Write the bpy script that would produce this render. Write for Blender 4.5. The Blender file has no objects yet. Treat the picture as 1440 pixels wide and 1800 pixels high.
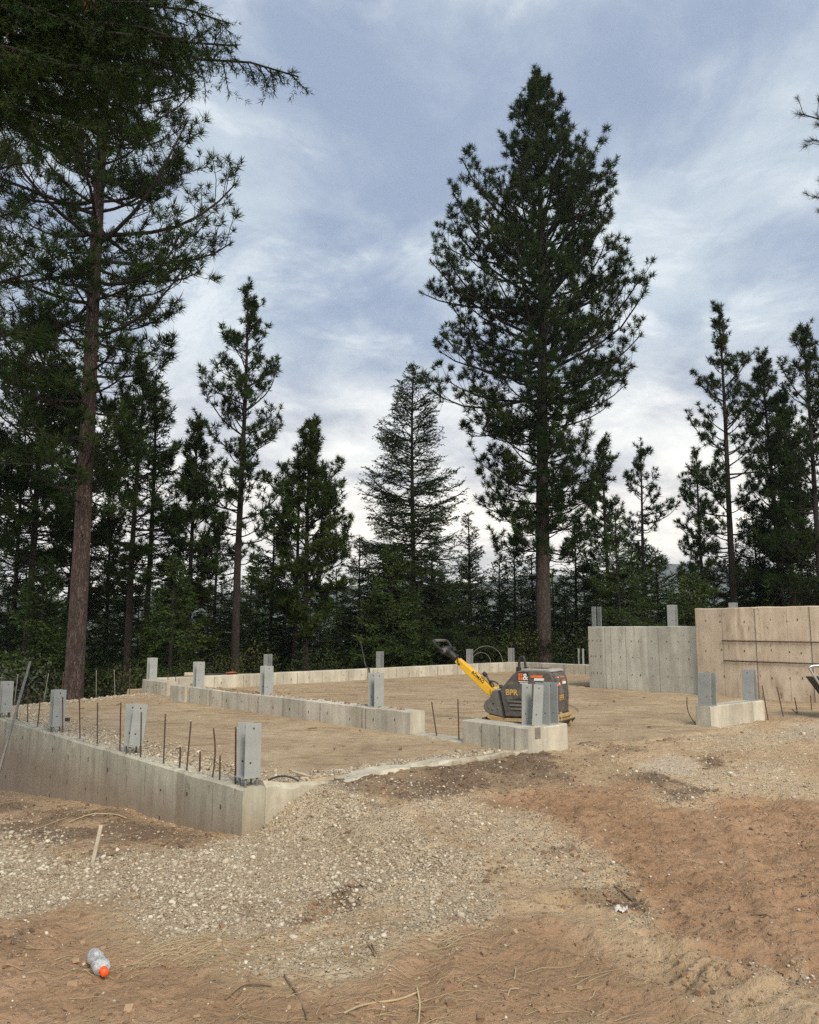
import bpy, bmesh, math, random
import numpy as np
from mathutils import Vector, Matrix, Euler

S = bpy.context.scene
COL = S.collection
R = math.radians

# ------------------------------------------------------------------ camera
F_PX, PITCH, EYE = 1443.0, R(8.2), 1.6
cam_data = bpy.data.cameras.new('camera')
cam = bpy.data.objects.new('camera', cam_data)
COL.objects.link(cam)
cam.location = (0, 0, EYE)
cam.rotation_euler = (R(90) + PITCH, 0, 0)
cam_data.sensor_fit = 'HORIZONTAL'
cam_data.sensor_width = 36
cam_data.lens = 36 * F_PX / 1440
cam_data.clip_start = 0.05
cam_data.clip_end = 9000
S.camera = cam

# ------------------------------------------------------------------ sky, sun, exposure
SUN_EL, SUN_AZ = R(42), R(158)          # azimuth clockwise from +Y: behind the camera, to the right
world = bpy.data.worlds.new('World')
S.world = world
world.use_nodes = True
wn, wl = world.node_tree.nodes, world.node_tree.links
wn.clear()


def N(nodes, typ, **kw):
    n = nodes.new(typ)
    for k, v in kw.items():
        if k == 'inp':
            for a, b in v.items():
                n.inputs[a].default_value = b
        else:
            setattr(n, k, v)
    return n


def ramp(nodes, pts, interp='LINEAR'):
    n = nodes.new('ShaderNodeValToRGB')
    n.color_ramp.interpolation = interp
    el = n.color_ramp.elements
    while len(el) < len(pts):
        el.new(0.5)
    for e, (p, c) in zip(el, pts):
        e.position = p
        e.color = (c, c, c, 1) if isinstance(c, (int, float)) else (*c, 1)
    return n


def mathn(nodes, links, op, a, b=None, clamp=False):
    n = nodes.new('ShaderNodeMath')
    n.operation = op
    n.use_clamp = clamp
    for i, v in enumerate((a, b)):
        if v is None:
            continue
        if isinstance(v, (int, float)):
            n.inputs[i].default_value = v
        else:
            links.new(v, n.inputs[i])
    return n.outputs[0]


def mixc(nodes, links, fac, a, b, blend='MIX'):
    n = nodes.new('ShaderNodeMix')
    n.data_type = 'RGBA'
    n.blend_type = blend
    n.clamp_factor = True
    for sock, v in ((0, fac), (6, a), (7, b)):
        if isinstance(v, (int, float)):
            n.inputs[sock].default_value = v
        elif isinstance(v, tuple):
            n.inputs[sock].default_value = (*v, 1)
        else:
            links.new(v, n.inputs[sock])
    return n.outputs[2]


sky = N(wn, 'ShaderNodeTexSky', sky_type='NISHITA', sun_disc=False, sun_elevation=SUN_EL,
        sun_rotation=SUN_AZ, air_density=1.0, dust_density=2.0)
bg_sky = N(wn, 'ShaderNodeBackground', inp={'Strength': 0.09})
wl.new(sky.outputs[0], bg_sky.inputs[0])
tc = N(wn, 'ShaderNodeTexCoord')
sep = N(wn, 'ShaderNodeSeparateXYZ')
wl.new(tc.outputs['Generated'], sep.inputs[0])
zc = mathn(wn, wl, 'MAXIMUM', sep.outputs[2], 0.0)
den = mathn(wn, wl, 'ADD', zc, 0.22)
cx = mathn(wn, wl, 'DIVIDE', sep.outputs[0], den)
cy = mathn(wn, wl, 'DIVIDE', sep.outputs[1], den)
comb = N(wn, 'ShaderNodeCombineXYZ')
wl.new(cx, comb.inputs[0])
wl.new(cy, comb.inputs[1])
map1 = N(wn, 'ShaderNodeMapping', inp={'Location': (3.1, 1.7, 0.0), 'Scale': (1.0, 1.0, 1.0)})
wl.new(comb.outputs[0], map1.inputs[0])
n1 = N(wn, 'ShaderNodeTexNoise', inp={'Scale': 2.1, 'Detail': 9.0, 'Roughness': 0.58, 'Distortion': 0.35})
wl.new(map1.outputs[0], n1.inputs['Vector'])
n2 = N(wn, 'ShaderNodeTexNoise', inp={'Scale': 4.2, 'Detail': 8.0, 'Roughness': 0.62, 'Distortion': 0.5})
wl.new(map1.outputs[0], n2.inputs['Vector'])
r1 = ramp(wn, [(0.36, 0.0), (0.62, 1.0)], 'EASE')
wl.new(n1.outputs['Fac'], r1.inputs[0])
r2 = ramp(wn, [(0.48, 0.0), (0.66, 1.0)], 'EASE')
wl.new(n2.outputs['Fac'], r2.inputs[0])
cl = mixc(wn, wl, r1.outputs[0], (0.248, 0.308, 0.418), (0.46, 0.522, 0.575))
bright = mathn(wn, wl, 'MULTIPLY', r2.outputs[0], r1.outputs[0])
bright = mathn(wn, wl, 'MULTIPLY', bright, 0.9)
cl = mixc(wn, wl, bright, cl, (0.64, 0.68, 0.70))
hz = ramp(wn, [(0.0, 1.0), (0.14, 0.97), (0.22, 0.45), (0.36, 0.0)], 'EASE')
wl.new(zc, hz.inputs[0])
hcol = mixc(wn, wl, r1.outputs[0], (0.58, 0.555, 0.54), (1.12, 1.05, 0.91))
hzf = hz.outputs[0]
cl = mixc(wn, wl, hzf, cl, hcol)
bg_cl = N(wn, 'ShaderNodeBackground', inp={'Strength': 0.57})
wl.new(cl, bg_cl.inputs[0])
wmix = N(wn, 'ShaderNodeMixShader', inp={0: 0.94})
wl.new(bg_sky.outputs[0], wmix.inputs[1])
wl.new(bg_cl.outputs[0], wmix.inputs[2])
wout = N(wn, 'ShaderNodeOutputWorld')
wl.new(wmix.outputs[0], wout.inputs[0])

sun_d = bpy.data.lights.new('sun', 'SUN')
sun_d.energy = 1.5
sun_d.angle = R(20)
sun_d.color = (1.0, 0.86, 0.66)
sun = bpy.data.objects.new('sun', sun_d)
COL.objects.link(sun)
sdir = Vector((math.sin(SUN_AZ) * math.cos(SUN_EL), math.cos(SUN_AZ) * math.cos(SUN_EL), math.sin(SUN_EL)))
sun.rotation_euler = sdir.to_track_quat('Z', 'Y').to_euler()
sun.location = sdir * 60

S.render.engine = 'CYCLES'
S.view_settings.view_transform = 'Standard'
S.view_settings.look = 'None'
S.view_settings.exposure = 1.32
S.view_settings.gamma = 1.0
S.view_settings.use_curve_mapping = False
S.cycles.max_bounces = 6
S.cycles.diffuse_bounces = 3
S.cycles.transparent_max_bounces = 8
S.cycles.use_denoising = False

# ------------------------------------------------------------------ layout helpers
SP, CP = math.sin(PITCH), math.cos(PITCH)


def ray(px, py):
    a, b = (px - 720) / F_PX, (900 - py) / F_PX
    return a, CP - b * SP, SP + b * CP


def G(px, py, z=0.0):                     # point of the photograph's sight line at height z
    d = ray(px, py)
    t = (z - EYE) / d[2]
    return Vector((d[0] * t, d[1] * t, z))


def AT(px, py, Y):                        # same, at depth Y
    d = ray(px, py)
    t = Y / d[1]
    return Vector((d[0] * t, Y, EYE + d[2] * t))


OX, OY = -1.35, 6.9                       # near corner of the foundation; a runs along its front, b to the back
UX, UY = 0.757, 0.653


def W(a, b, z=0.0):
    return Vector((OX + a * UX - b * UY, OY + a * UY + b * UX, z))


def AB(x, y):
    dx, dy = x - OX, y - OY
    return dx * UX + dy * UY, -dx * UY + dy * UX


ROT_U = math.atan2(UY, UX)


def sstep(e0, e1, x):
    t = np.clip((x - e0) / (e1 - e0), 0, 1)
    return t * t * (3 - 2 * t)


def _hash(ix, iy, seed):
    h = (ix.astype(np.int64) * 374761393 + iy.astype(np.int64) * 668265263 + seed * 1442695041) & 0xFFFFFFFF
    h = ((h ^ (h >> 13)) * 1274126177) & 0xFFFFFFFF
    h = h ^ (h >> 16)
    return (h & 0xFFFFFF) / float(0xFFFFFF)


def vnoise(x, y, seed=0):
    ix, iy = np.floor(x), np.floor(y)
    fx, fy = x - ix, y - iy
    fx, fy = fx * fx * (3 - 2 * fx), fy * fy * (3 - 2 * fy)
    a, b = _hash(ix, iy, seed), _hash(ix + 1, iy, seed)
    c, d = _hash(ix, iy + 1, seed), _hash(ix + 1, iy + 1, seed)
    return (a * (1 - fx) + b * fx) * (1 - fy) + (c * (1 - fx) + d * fx) * fy


def fbm(x, y, sc, octs=4, seed=0, gain=0.5):       # about -1 .. 1
    v, amp, tot = 0, 1.0, 0
    c, s = math.cos(0.6), math.sin(0.6)
    x, y = x * sc, y * sc
    for o in range(octs):
        v = v + amp * (vnoise(x, y, seed + o * 17) * 2 - 1)
        tot += amp
        amp *= gain
        x, y = (x * c - y * s) * 2.03 + 5.1, (x * s + y * c) * 2.03 + 1.7
    return v / tot


# ------------------------------------------------------------------ object helpers
def link(name, me, parent=None, loc=None, rot=None):
    o = bpy.data.objects.new(name, me)
    COL.objects.link(o)
    if parent is not None:
        o.parent = parent
    if loc is not None:
        o.location = loc
    if rot is not None:
        o.rotation_euler = rot
    return o


def tag(o, label=None, cat=None, group=None, kind=None):
    for k, v in (('label', label), ('category', cat), ('group', group), ('kind', kind)):
        if v:
            o[k] = v
    return o


def empty(name, loc, rz=0.0):
    o = bpy.data.objects.new(name, None)
    COL.objects.link(o)
    o.location = loc
    o.rotation_euler = (0, 0, rz)
    o.empty_display_size = 0.2
    return o


def np_mesh(name, verts, faces, mat, smooth=False, attr=None):
    """faces: int array (n,3) or (n,4)"""
    verts = np.asarray(verts, np.float32)
    faces = np.asarray(faces, np.int32)
    me = bpy.data.meshes.new(name)
    nv, nf, k = len(verts), len(faces), faces.shape[1]
    me.vertices.add(nv)
    me.vertices.foreach_set('co', verts.ravel())
    me.loops.add(nf * k)
    me.loops.foreach_set('vertex_index', faces.ravel())
    me.polygons.add(nf)
    me.polygons.foreach_set('loop_start', np.arange(0, nf * k, k, dtype=np.int32))
    me.polygons.foreach_set('loop_total', np.full(nf, k, np.int32))
    me.polygons.foreach_set('use_smooth', np.full(nf, smooth, bool))
    if attr:
        for an, data in attr.items():
            at = me.color_attributes.new(an, 'FLOAT_COLOR', 'POINT')
            at.data.foreach_set('color', np.asarray(data, np.float32).ravel())
    me.update(calc_edges=True)
    if mat is not None:
        me.materials.append(mat)
    return me


def bm_mesh(name, bm, mat, smooth=False):
    bmesh.ops.recalc_face_normals(bm, faces=bm.faces)
    me = bpy.data.meshes.new(name)
    bm.to_mesh(me)
    bm.free()
    for m in (mat if isinstance(mat, (list, tuple)) else [mat]):
        me.materials.append(m)
    if smooth:
        me.polygons.foreach_set('use_smooth', [True] * len(me.polygons))
    return me


def grid_faces(nr, nc):
    i = np.arange(nr - 1)[:, None] * nc + np.arange(nc - 1)[None, :]
    i = i.ravel()
    return np.stack([i, i + 1, i + nc + 1, i + nc], 1)


def tubes(P, Rr, sides=5):
    """P (n,k,3), Rr (n,k): batch of tapering tubes -> verts, quads"""
    P = np.asarray(P, np.float64)
    Rr = np.asarray(Rr, np.float64)
    n, k, _ = P.shape
    T = np.empty_like(P)
    T[:, 1:-1] = P[:, 2:] - P[:, :-2]
    T[:, 0] = P[:, 1] - P[:, 0]
    T[:, -1] = P[:, -1] - P[:, -2]
    T /= np.linalg.norm(T, axis=2, keepdims=True) + 1e-9
    up = np.where(np.abs(T[:, :1, 2:3]) > 0.8, np.array([[[1.0, 0, 0]]]), np.array([[[0, 0, 1.0]]]))
    A = np.cross(T, np.broadcast_to(up, T.shape))
    A /= np.linalg.norm(A, axis=2, keepdims=True) + 1e-9
    B = np.cross(T, A)
    ang = np.linspace(0, 2 * np.pi, sides, endpoint=False)
    V = (P[:, :, None] + Rr[:, :, None, None] * (A[:, :, None] * np.cos(ang)[:, None] + B[:, :, None] * np.sin(ang)[:, None]))
    idx = np.arange(n * k * sides).reshape(n, k, sides)
    a = idx[:, :-1]
    b = np.roll(a, -1, 2)
    c = idx[:, 1:]
    d = np.roll(c, -1, 2)
    Fc = np.stack([a, b, d, c], -1).reshape(-1, 4)
    return V.reshape(-1, 3), Fc


def tube_mesh(name, pts, rad, mat, sides=8, smooth=True, cap=True):
    pts = np.array([list(p) for p in pts], float)
    rr = np.full(len(pts), rad) if isinstance(rad, (int, float)) else np.array(rad, float)
    if cap:
        pts = np.vstack([pts[:1], pts, pts[-1:]])
        d0 = pts[1] - pts[2]
        d1 = pts[-2] - pts[-3]
        pts[0] += d0 / (np.linalg.norm(d0) + 1e-9) * 1e-4
        pts[-1] += d1 / (np.linalg.norm(d1) + 1e-9) * 1e-4
        rr = np.concatenate([[1e-4], rr, [1e-4]])
    V, Fc = tubes(pts[None], rr[None], sides)
    return np_mesh(name, V, Fc, mat, smooth)


def smooth_path(ctrl, n=24):
    ctrl = [Vector(c) for c in ctrl]
    P = [ctrl[0]] + ctrl + [ctrl[-1]]
    out = []
    seg = len(ctrl) - 1
    for s in range(seg):
        p0, p1, p2, p3 = P[s], P[s + 1], P[s + 2], P[s + 3]
        m = max(2, n // seg)
        for i in range(m):
            t = i / m
            out.append(0.5 * ((2 * p1) + (p2 - p0) * t + (2 * p0 - 5 * p1 + 4 * p2 - p3) * t * t + (3 * p1 - p0 - 3 * p2 + p3) * t ** 3))
    out.append(ctrl[-1])
    return out


def box(bm, x0, x1, y0, y1, z0, z1, mi=0, M=None):
    vs = [bm.verts.new((x, y, z)) for x in (x0, x1) for y in (y0, y1) for z in (z0, z1)]
    if M is not None:
        for v in vs:
            v.co = M @ v.co
    for f in ((0, 1, 3, 2), (4, 6, 7, 5), (0, 4, 5, 1), (2, 3, 7, 6), (0, 2, 6, 4), (1, 5, 7, 3)):
        fc = bm.faces.new([vs[i] for i in f])
        fc.material_index = mi
    return vs


def box_mesh(name, x0, x1, y0, y1, z0, z1, mat, bevel=0.0, seg=1):
    bm = bmesh.new()
    box(bm, x0, x1, y0, y1, z0, z1)
    if bevel:
        bmesh.ops.bevel(bm, geom=bm.edges[:], offset=bevel, segments=seg, affect='EDGES', profile=0.5)
    return bm_mesh(name, bm, mat)


def prism_mesh(name, poly, y0, y1, mat, bevel=0.0, seg=2, smooth=False):
    """poly in (x,z), extruded over y"""
    bm = bmesh.new()
    a = [bm.verts.new((x, y0, z)) for x, z in poly]
    b = [bm.verts.new((x, y1, z)) for x, z in poly]
    bm.faces.new(a)
    bm.faces.new(b[::-1])
    n = len(poly)
    for i in range(n):
        j = (i + 1) % n
        bm.faces.new((a[j], a[i], b[i], b[j]))
    bmesh.ops.recalc_face_normals(bm, faces=bm.faces)
    if bevel:
        bmesh.ops.bevel(bm, geom=bm.edges[:], offset=bevel, segments=seg, affect='EDGES', profile=0.5)
    return bm_mesh(name, bm, mat, smooth)


# ------------------------------------------------------------------ materials
def new_mat(name):
    m = bpy.data.materials.new(name)
    m.use_nodes = True
    nt = m.node_tree
    nt.nodes.clear()
    out = N(nt.nodes, 'ShaderNodeOutputMaterial')
    bs = N(nt.nodes, 'ShaderNodeBsdfPrincipled')
    nt.links.new(bs.outputs[0], out.inputs[0])
    return m, nt.nodes, nt.links, bs


def coords(nd, lk, kind='Object', scale=(1, 1, 1), loc=(0, 0, 0)):
    t = N(nd, 'ShaderNodeTexCoord')
    mp = N(nd, 'ShaderNodeMapping', inp={'Scale': scale, 'Location': loc})
    lk.new(t.outputs[kind], mp.inputs[0])
    return mp.outputs[0]


def noise(nd, lk, vec, scale, detail=4.0, rough=0.55, dist=0.0):
    n = N(nd, 'ShaderNodeTexNoise', inp={'Scale': scale, 'Detail': detail, 'Roughness': rough, 'Distortion': dist})
    lk.new(vec, n.inputs['Vector'])
    return n.outputs['Fac']


def bump(nd, lk, bs, h, strength, dist=0.01, prev=None):
    b = N(nd, 'ShaderNodeBump', inp={'Strength': strength, 'Distance': dist})
    lk.new(h, b.inputs['Height'])
    if prev is not None:
        lk.new(prev, b.inputs['Normal'])
    lk.new(b.outputs[0], bs.inputs['Normal'])
    return b.outputs[0]


def simple_mat(name, col, rough=0.6, metal=0.0, var=0.25, sc=12.0, bump_s=0.15, dirt=None):
    m, nd, lk, bs = new_mat(name)
    v = coords(nd, lk)
    f = noise(nd, lk, v, sc, 5)
    rp = ramp(nd, [(0.3, 1 - var), (0.7, 1 + var * 0.6)])
    lk.new(f, rp.inputs[0])
    c = mixc(nd, lk, 1.0, (*col,), rp.outputs[0], 'MULTIPLY')
    if dirt:
        f2 = noise(nd, lk, v, sc * 0.35, 6, 0.65)
        r3 = ramp(nd, [(0.48, 0.0), (0.72, 0.75)])
        lk.new(f2, r3.inputs[0])
        c = mixc(nd, lk, r3.outputs[0], c, dirt)
    lk.new(c, bs.inputs['Base Color'])
    bs.inputs['Roughness'].default_value = rough
    bs.inputs['Metallic'].default_value = metal
    if bump_s:
        bump(nd, lk, bs, noise(nd, lk, v, sc * 4, 4), bump_s, 0.004)
    return m


def concrete_mat(name, c0, c1, stain, stain_amt=0.5, seam=0.61, mud=0.0, mudz=0.2, spots=0.5):
    """formed concrete: panel tints, vertical streaks, stains, pits"""
    m, nd, lk, bs = new_mat(name)
    v = coords(nd, lk)
    vs = coords(nd, lk, scale=(1, 1, 0.09))
    sp = N(nd, 'ShaderNodeSeparateXYZ')
    lk.new(v, sp.inputs[0])
    f1 = noise(nd, lk, v, 2.2, 6, 0.6)
    f2 = noise(nd, lk, vs, 9.0, 6, 0.65)
    f = mathn(nd, lk, 'ADD', mathn(nd, lk, 'MULTIPLY', f1, 0.5), mathn(nd, lk, 'MULTIPLY', f2, 0.5))
    rp = ramp(nd, [(0.38, c0), (0.60, c1)])
    lk.new(f, rp.inputs[0])
    col = rp.outputs[0]
    pn = mathn(nd, lk, 'FLOOR', mathn(nd, lk, 'DIVIDE', sp.outputs[0], seam))
    wn_ = N(nd, 'ShaderNodeTexWhiteNoise', noise_dimensions='1D')
    lk.new(pn, wn_.inputs['W'])
    pr = ramp(nd, [(0.0, 0.86), (1.0, 1.1)])
    lk.new(wn_.outputs['Value'], pr.inputs[0])
    col = mixc(nd, lk, 1.0, col, pr.outputs[0], 'MULTIPLY')
    vst = coords(nd, lk, scale=(1, 1, 0.22), loc=(4, 2, 1))
    f3 = noise(nd, lk, vst, 5.0, 7, 0.7, 0.4)
    r3 = ramp(nd, [(0.50, 0.0), (0.66, stain_amt)])
    lk.new(f3, r3.inputs[0])
    col = mixc(nd, lk, r3.outputs[0], col, stain)
    f4 = noise(nd, lk, coords(nd, lk, scale=(1, 1, 0.35), loc=(1, 7, 3)), 16.0, 3, 0.6)
    r4 = ramp(nd, [(0.64, 0.0), (0.70, spots)])
    lk.new(f4, r4.inputs[0])
    col = mixc(nd, lk, r4.outputs[0], col, (0.10, 0.085, 0.07))
    if mud > 0:
        fz = mathn(nd, lk, 'ADD', sp.outputs[2], mathn(nd, lk, 'MULTIPLY', noise(nd, lk, v, 3.0, 6, 0.7), -0.5))
        rz = ramp(nd, [(0.0, mud), (1.0, 0.0)])
        mz = N(nd, 'ShaderNodeMapRange', inp={1: mudz - 0.38, 2: mudz})
        lk.new(fz, mz.inputs[0])
        lk.new(mz.outputs[0], rz.inputs[0])
        col = mixc(nd, lk, rz.outputs[0], col, (0.25, 0.18, 0.125))
    lk.new(col, bs.inputs['Base Color'])
    bs.inputs['Roughness'].default_value = 0.88
    hb = mathn(nd, lk, 'ADD', noise(nd, lk, v, 40, 5, 0.65), mathn(nd, lk, 'MULTIPLY', f2, 0.8))
    bump(nd, lk, bs, hb, 0.35, 0.006)
    return m


M = {}
M['concrete'] = concrete_mat('grey_concrete', (0.3604, 0.3445, 0.2915), (0.5512, 0.5247, 0.4452), (0.2862, 0.2491, 0.1908), 0.55)
M['concrete_left'] = concrete_mat('stained_grey_concrete', (0.3255, 0.3202, 0.2572), (0.4935, 0.4830, 0.3938), (0.2310, 0.1995, 0.1522), 0.65, mud=0.75, mudz=0.02)
M['concrete_tall'] = concrete_mat('pale_grey_concrete', (0.3885, 0.3885, 0.3413), (0.5565, 0.5513, 0.4830), (0.3150, 0.2940, 0.2467), 0.5)
M['concrete_tan'] = concrete_mat('tan_stained_concrete', (0.4816, 0.3976, 0.2968), (0.6496, 0.5600, 0.4368), (0.3024, 0.2072, 0.1400), 0.6, seam=1.55, spots=0.65)
M['concrete_foot'] = concrete_mat('dusty_white_concrete', (0.32, 0.295, 0.235), (0.50, 0.475, 0.39), (0.28, 0.215, 0.145), 0.85)
M['seam'] = simple_mat('form_seam_concrete', (0.20, 0.19, 0.16), 0.9, var=0.3, sc=9)
M['dark'] = simple_mat('dark_rust', (0.075, 0.05, 0.04), 0.8, var=0.3, sc=30)
M['rebar'] = simple_mat('rusty_steel', (0.095, 0.062, 0.048), 0.75, 0.3, var=0.35, sc=30)
M['rebar_grey'] = simple_mat('weathered_bare_steel', (0.25, 0.235, 0.215), 0.6, 0.4, var=0.3, sc=25)
M['steel'] = simple_mat('grey_primer_steel', (0.315, 0.342, 0.345), 0.5, 0.0, var=0.13, sc=5, bump_s=0.05, dirt=(0.25, 0.275, 0.28))
M['hole'] = simple_mat('bolt_hole_dark', (0.05, 0.05, 0.05), 0.8, var=0.1)
M['wood_pale'] = simple_mat('weathered_pale_wood', (0.42, 0.37, 0.29), 0.85, var=0.3, sc=14)
M['straw'] = simple_mat('dry_straw', (0.46, 0.37, 0.23), 0.8, var=0.35, sc=3)
M['stick'] = simple_mat('dry_brown_twig', (0.22, 0.155, 0.10), 0.85, var=0.4, sc=10)
M['yellow'] = simple_mat('yellow_paint', (0.72, 0.43, 0.022), 0.42, var=0.12, sc=8, bump_s=0.05)
M['tanpaint'] = simple_mat('dusty_yellow_paint', (0.42, 0.30, 0.13), 0.75, var=0.25, sc=8, dirt=(0.33, 0.25, 0.17))
M['black'] = simple_mat('black_rubber', (0.022, 0.022, 0.024), 0.5, var=0.25, sc=12)
M['darkgrey'] = simple_mat('dusty_dark_grey_plastic', (0.078, 0.074, 0.072), 0.65, var=0.4, sc=22, dirt=(0.20, 0.165, 0.13))
M['midgrey'] = simple_mat('scuffed_grey_paint', (0.12, 0.122, 0.115), 0.6, var=0.25, sc=18, dirt=(0.15, 0.135, 0.11))
M['lid'] = simple_mat('dusty_pale_lid', (0.36, 0.345, 0.315), 0.7, var=0.3, sc=12)
M['print_yellow'] = simple_mat('yellow_print', (0.55, 0.36, 0.09), 0.6, var=0.15)
M['print_white'] = simple_mat('white_print', (0.72, 0.72, 0.70), 0.6, var=0.05)
M['print_orange'] = simple_mat('orange_print', (0.68, 0.15, 0.03), 0.6, var=0.15)
M['print_black'] = simple_mat('black_print', (0.02, 0.02, 0.02), 0.6, var=0.05)
M['orange_cap'] = simple_mat('orange_plastic', (0.85, 0.10, 0.012), 0.4, var=0.05, bump_s=0)
M['red'] = simple_mat('red_plastic', (0.42, 0.045, 0.04), 0.5, var=0.15)
M['white_rag'] = simple_mat('crumpled_white_paper', (0.58, 0.56, 0.53), 0.8, var=0.2)
M['tube'] = simple_mat('galvanised_tube', (0.55, 0.55, 0.55), 0.35, 0.8, var=0.15)


def bark_mat(name, c0, c1, sc=1.0):
    m, nd, lk, bs = new_mat(name)
    v = coords(nd, lk, scale=(sc, sc, sc * 0.22))
    vo = N(nd, 'ShaderNodeTexVoronoi', feature='DISTANCE_TO_EDGE', inp={'Scale': 30.0, 'Randomness': 1.0})
    nz = N(nd, 'ShaderNodeTexNoise', inp={'Scale': 9.0, 'Detail': 5.0})
    lk.new(v, nz.inputs['Vector'])
    wv = mixc(nd, lk, 0.22, v, nz.outputs['Color'])
    lk.new(wv, vo.inputs['Vector'])
    rp = ramp(nd, [(0.0, 0.0), (0.16, 1.0)])
    lk.new(vo.outputs['Distance'], rp.inputs[0])
    f = noise(nd, lk, v, 14.0, 8, 0.75)
    cr = ramp(nd, [(0.34, (c0[0] * 0.6, c0[1] * 0.6, c0[2] * 0.6)), (0.5, c0), (0.66, c1)])
    lk.new(f, cr.inputs[0])
    col = mixc(nd, lk, rp.outputs[0], (c0[0] * 0.55, c0[1] * 0.5, c0[2] * 0.5), cr.outputs[0])
    lk.new(col, bs.inputs['Base Color'])
    bs.inputs['Roughness'].default_value = 0.92
    bump(nd, lk, bs, mathn(nd, lk, 'ADD', mathn(nd, lk, 'MULTIPLY', rp.outputs[0], 0.6), f), 1.0, 0.03)
    return m


def leaf_mat(name, c0, c1, c2, sc=1.3):
    m, nd, lk, bs = new_mat(name)
    v = coords(nd, lk)
    f = noise(nd, lk, v, sc, 3, 0.6)
    f2 = noise(nd, lk, v, sc * 9, 2, 0.5)
    ff = mathn(nd, lk, 'ADD', mathn(nd, lk, 'MULTIPLY', f, 0.7), mathn(nd, lk, 'MULTIPLY', f2, 0.3))
    cr = ramp(nd, [(0.35, c0), (0.52, c1), (0.68, c2)])
    lk.new(ff, cr.inputs[0])
    fb_ = noise(nd, lk, coords(nd, lk, loc=(7, 3, 5)), sc * 2.2, 2, 0.5)
    rb_ = ramp(nd, [(0.69, 0.0), (0.74, 0.8)])
    lk.new(fb_, rb_.inputs[0])
    lk.new(mixc(nd, lk, rb_.outputs[0], cr.outputs[0], (0.085, 0.055, 0.026)), bs.inputs['Base Color'])
    bs.inputs['Roughness'].default_value = 0.85
    bs.inputs['Specular IOR Level'].default_value = 0.06
    return m


M['bark_red'] = bark_mat('reddish_pine_bark', (0.065, 0.044, 0.039), (0.15, 0.113, 0.104), 0.8)
M['bark_grey'] = bark_mat('grey_pine_bark', (0.060, 0.049, 0.044), (0.13, 0.108, 0.097), 0.8)
M['bark_dark'] = bark_mat('dark_branch_bark', (0.028, 0.023, 0.019), (0.060, 0.049, 0.041), 1.2)
M['pine'] = leaf_mat('pine_needles', (0.0140, 0.0268, 0.0091), (0.0234, 0.0420, 0.0133), (0.0467, 0.0716, 0.0211))
M['pine_olive'] = leaf_mat('olive_pine_needles', (0.0171, 0.0304, 0.0077), (0.0288, 0.0473, 0.0119), (0.0560, 0.0787, 0.0196))
M['fir'] = leaf_mat('fir_needles', (0.0132, 0.0259, 0.0091), (0.0219, 0.0393, 0.0133), (0.0390, 0.0617, 0.0196))
M['fir_light'] = leaf_mat('light_green_fir_needles', (0.0264, 0.0511, 0.0137), (0.0436, 0.0767, 0.0200), (0.0768, 0.1209, 0.0309))
M['shrub'] = leaf_mat('shrub_leaves', (0.026, 0.038, 0.016), (0.045, 0.060, 0.024), (0.08, 0.092, 0.036))
M['shrub_grey'] = leaf_mat('grey_green_leaves', (0.040, 0.055, 0.036), (0.068, 0.084, 0.058), (0.12, 0.14, 0.10))
M['shrub_yellow'] = leaf_mat('yellowing_leaves', (0.035, 0.045, 0.018), (0.062, 0.070, 0.025), (0.13, 0.12, 0.04))
M['brown_needles'] = simple_mat('dead_brown_needles', (0.17, 0.085, 0.045), 0.8, var=0.3, sc=5)


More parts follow.
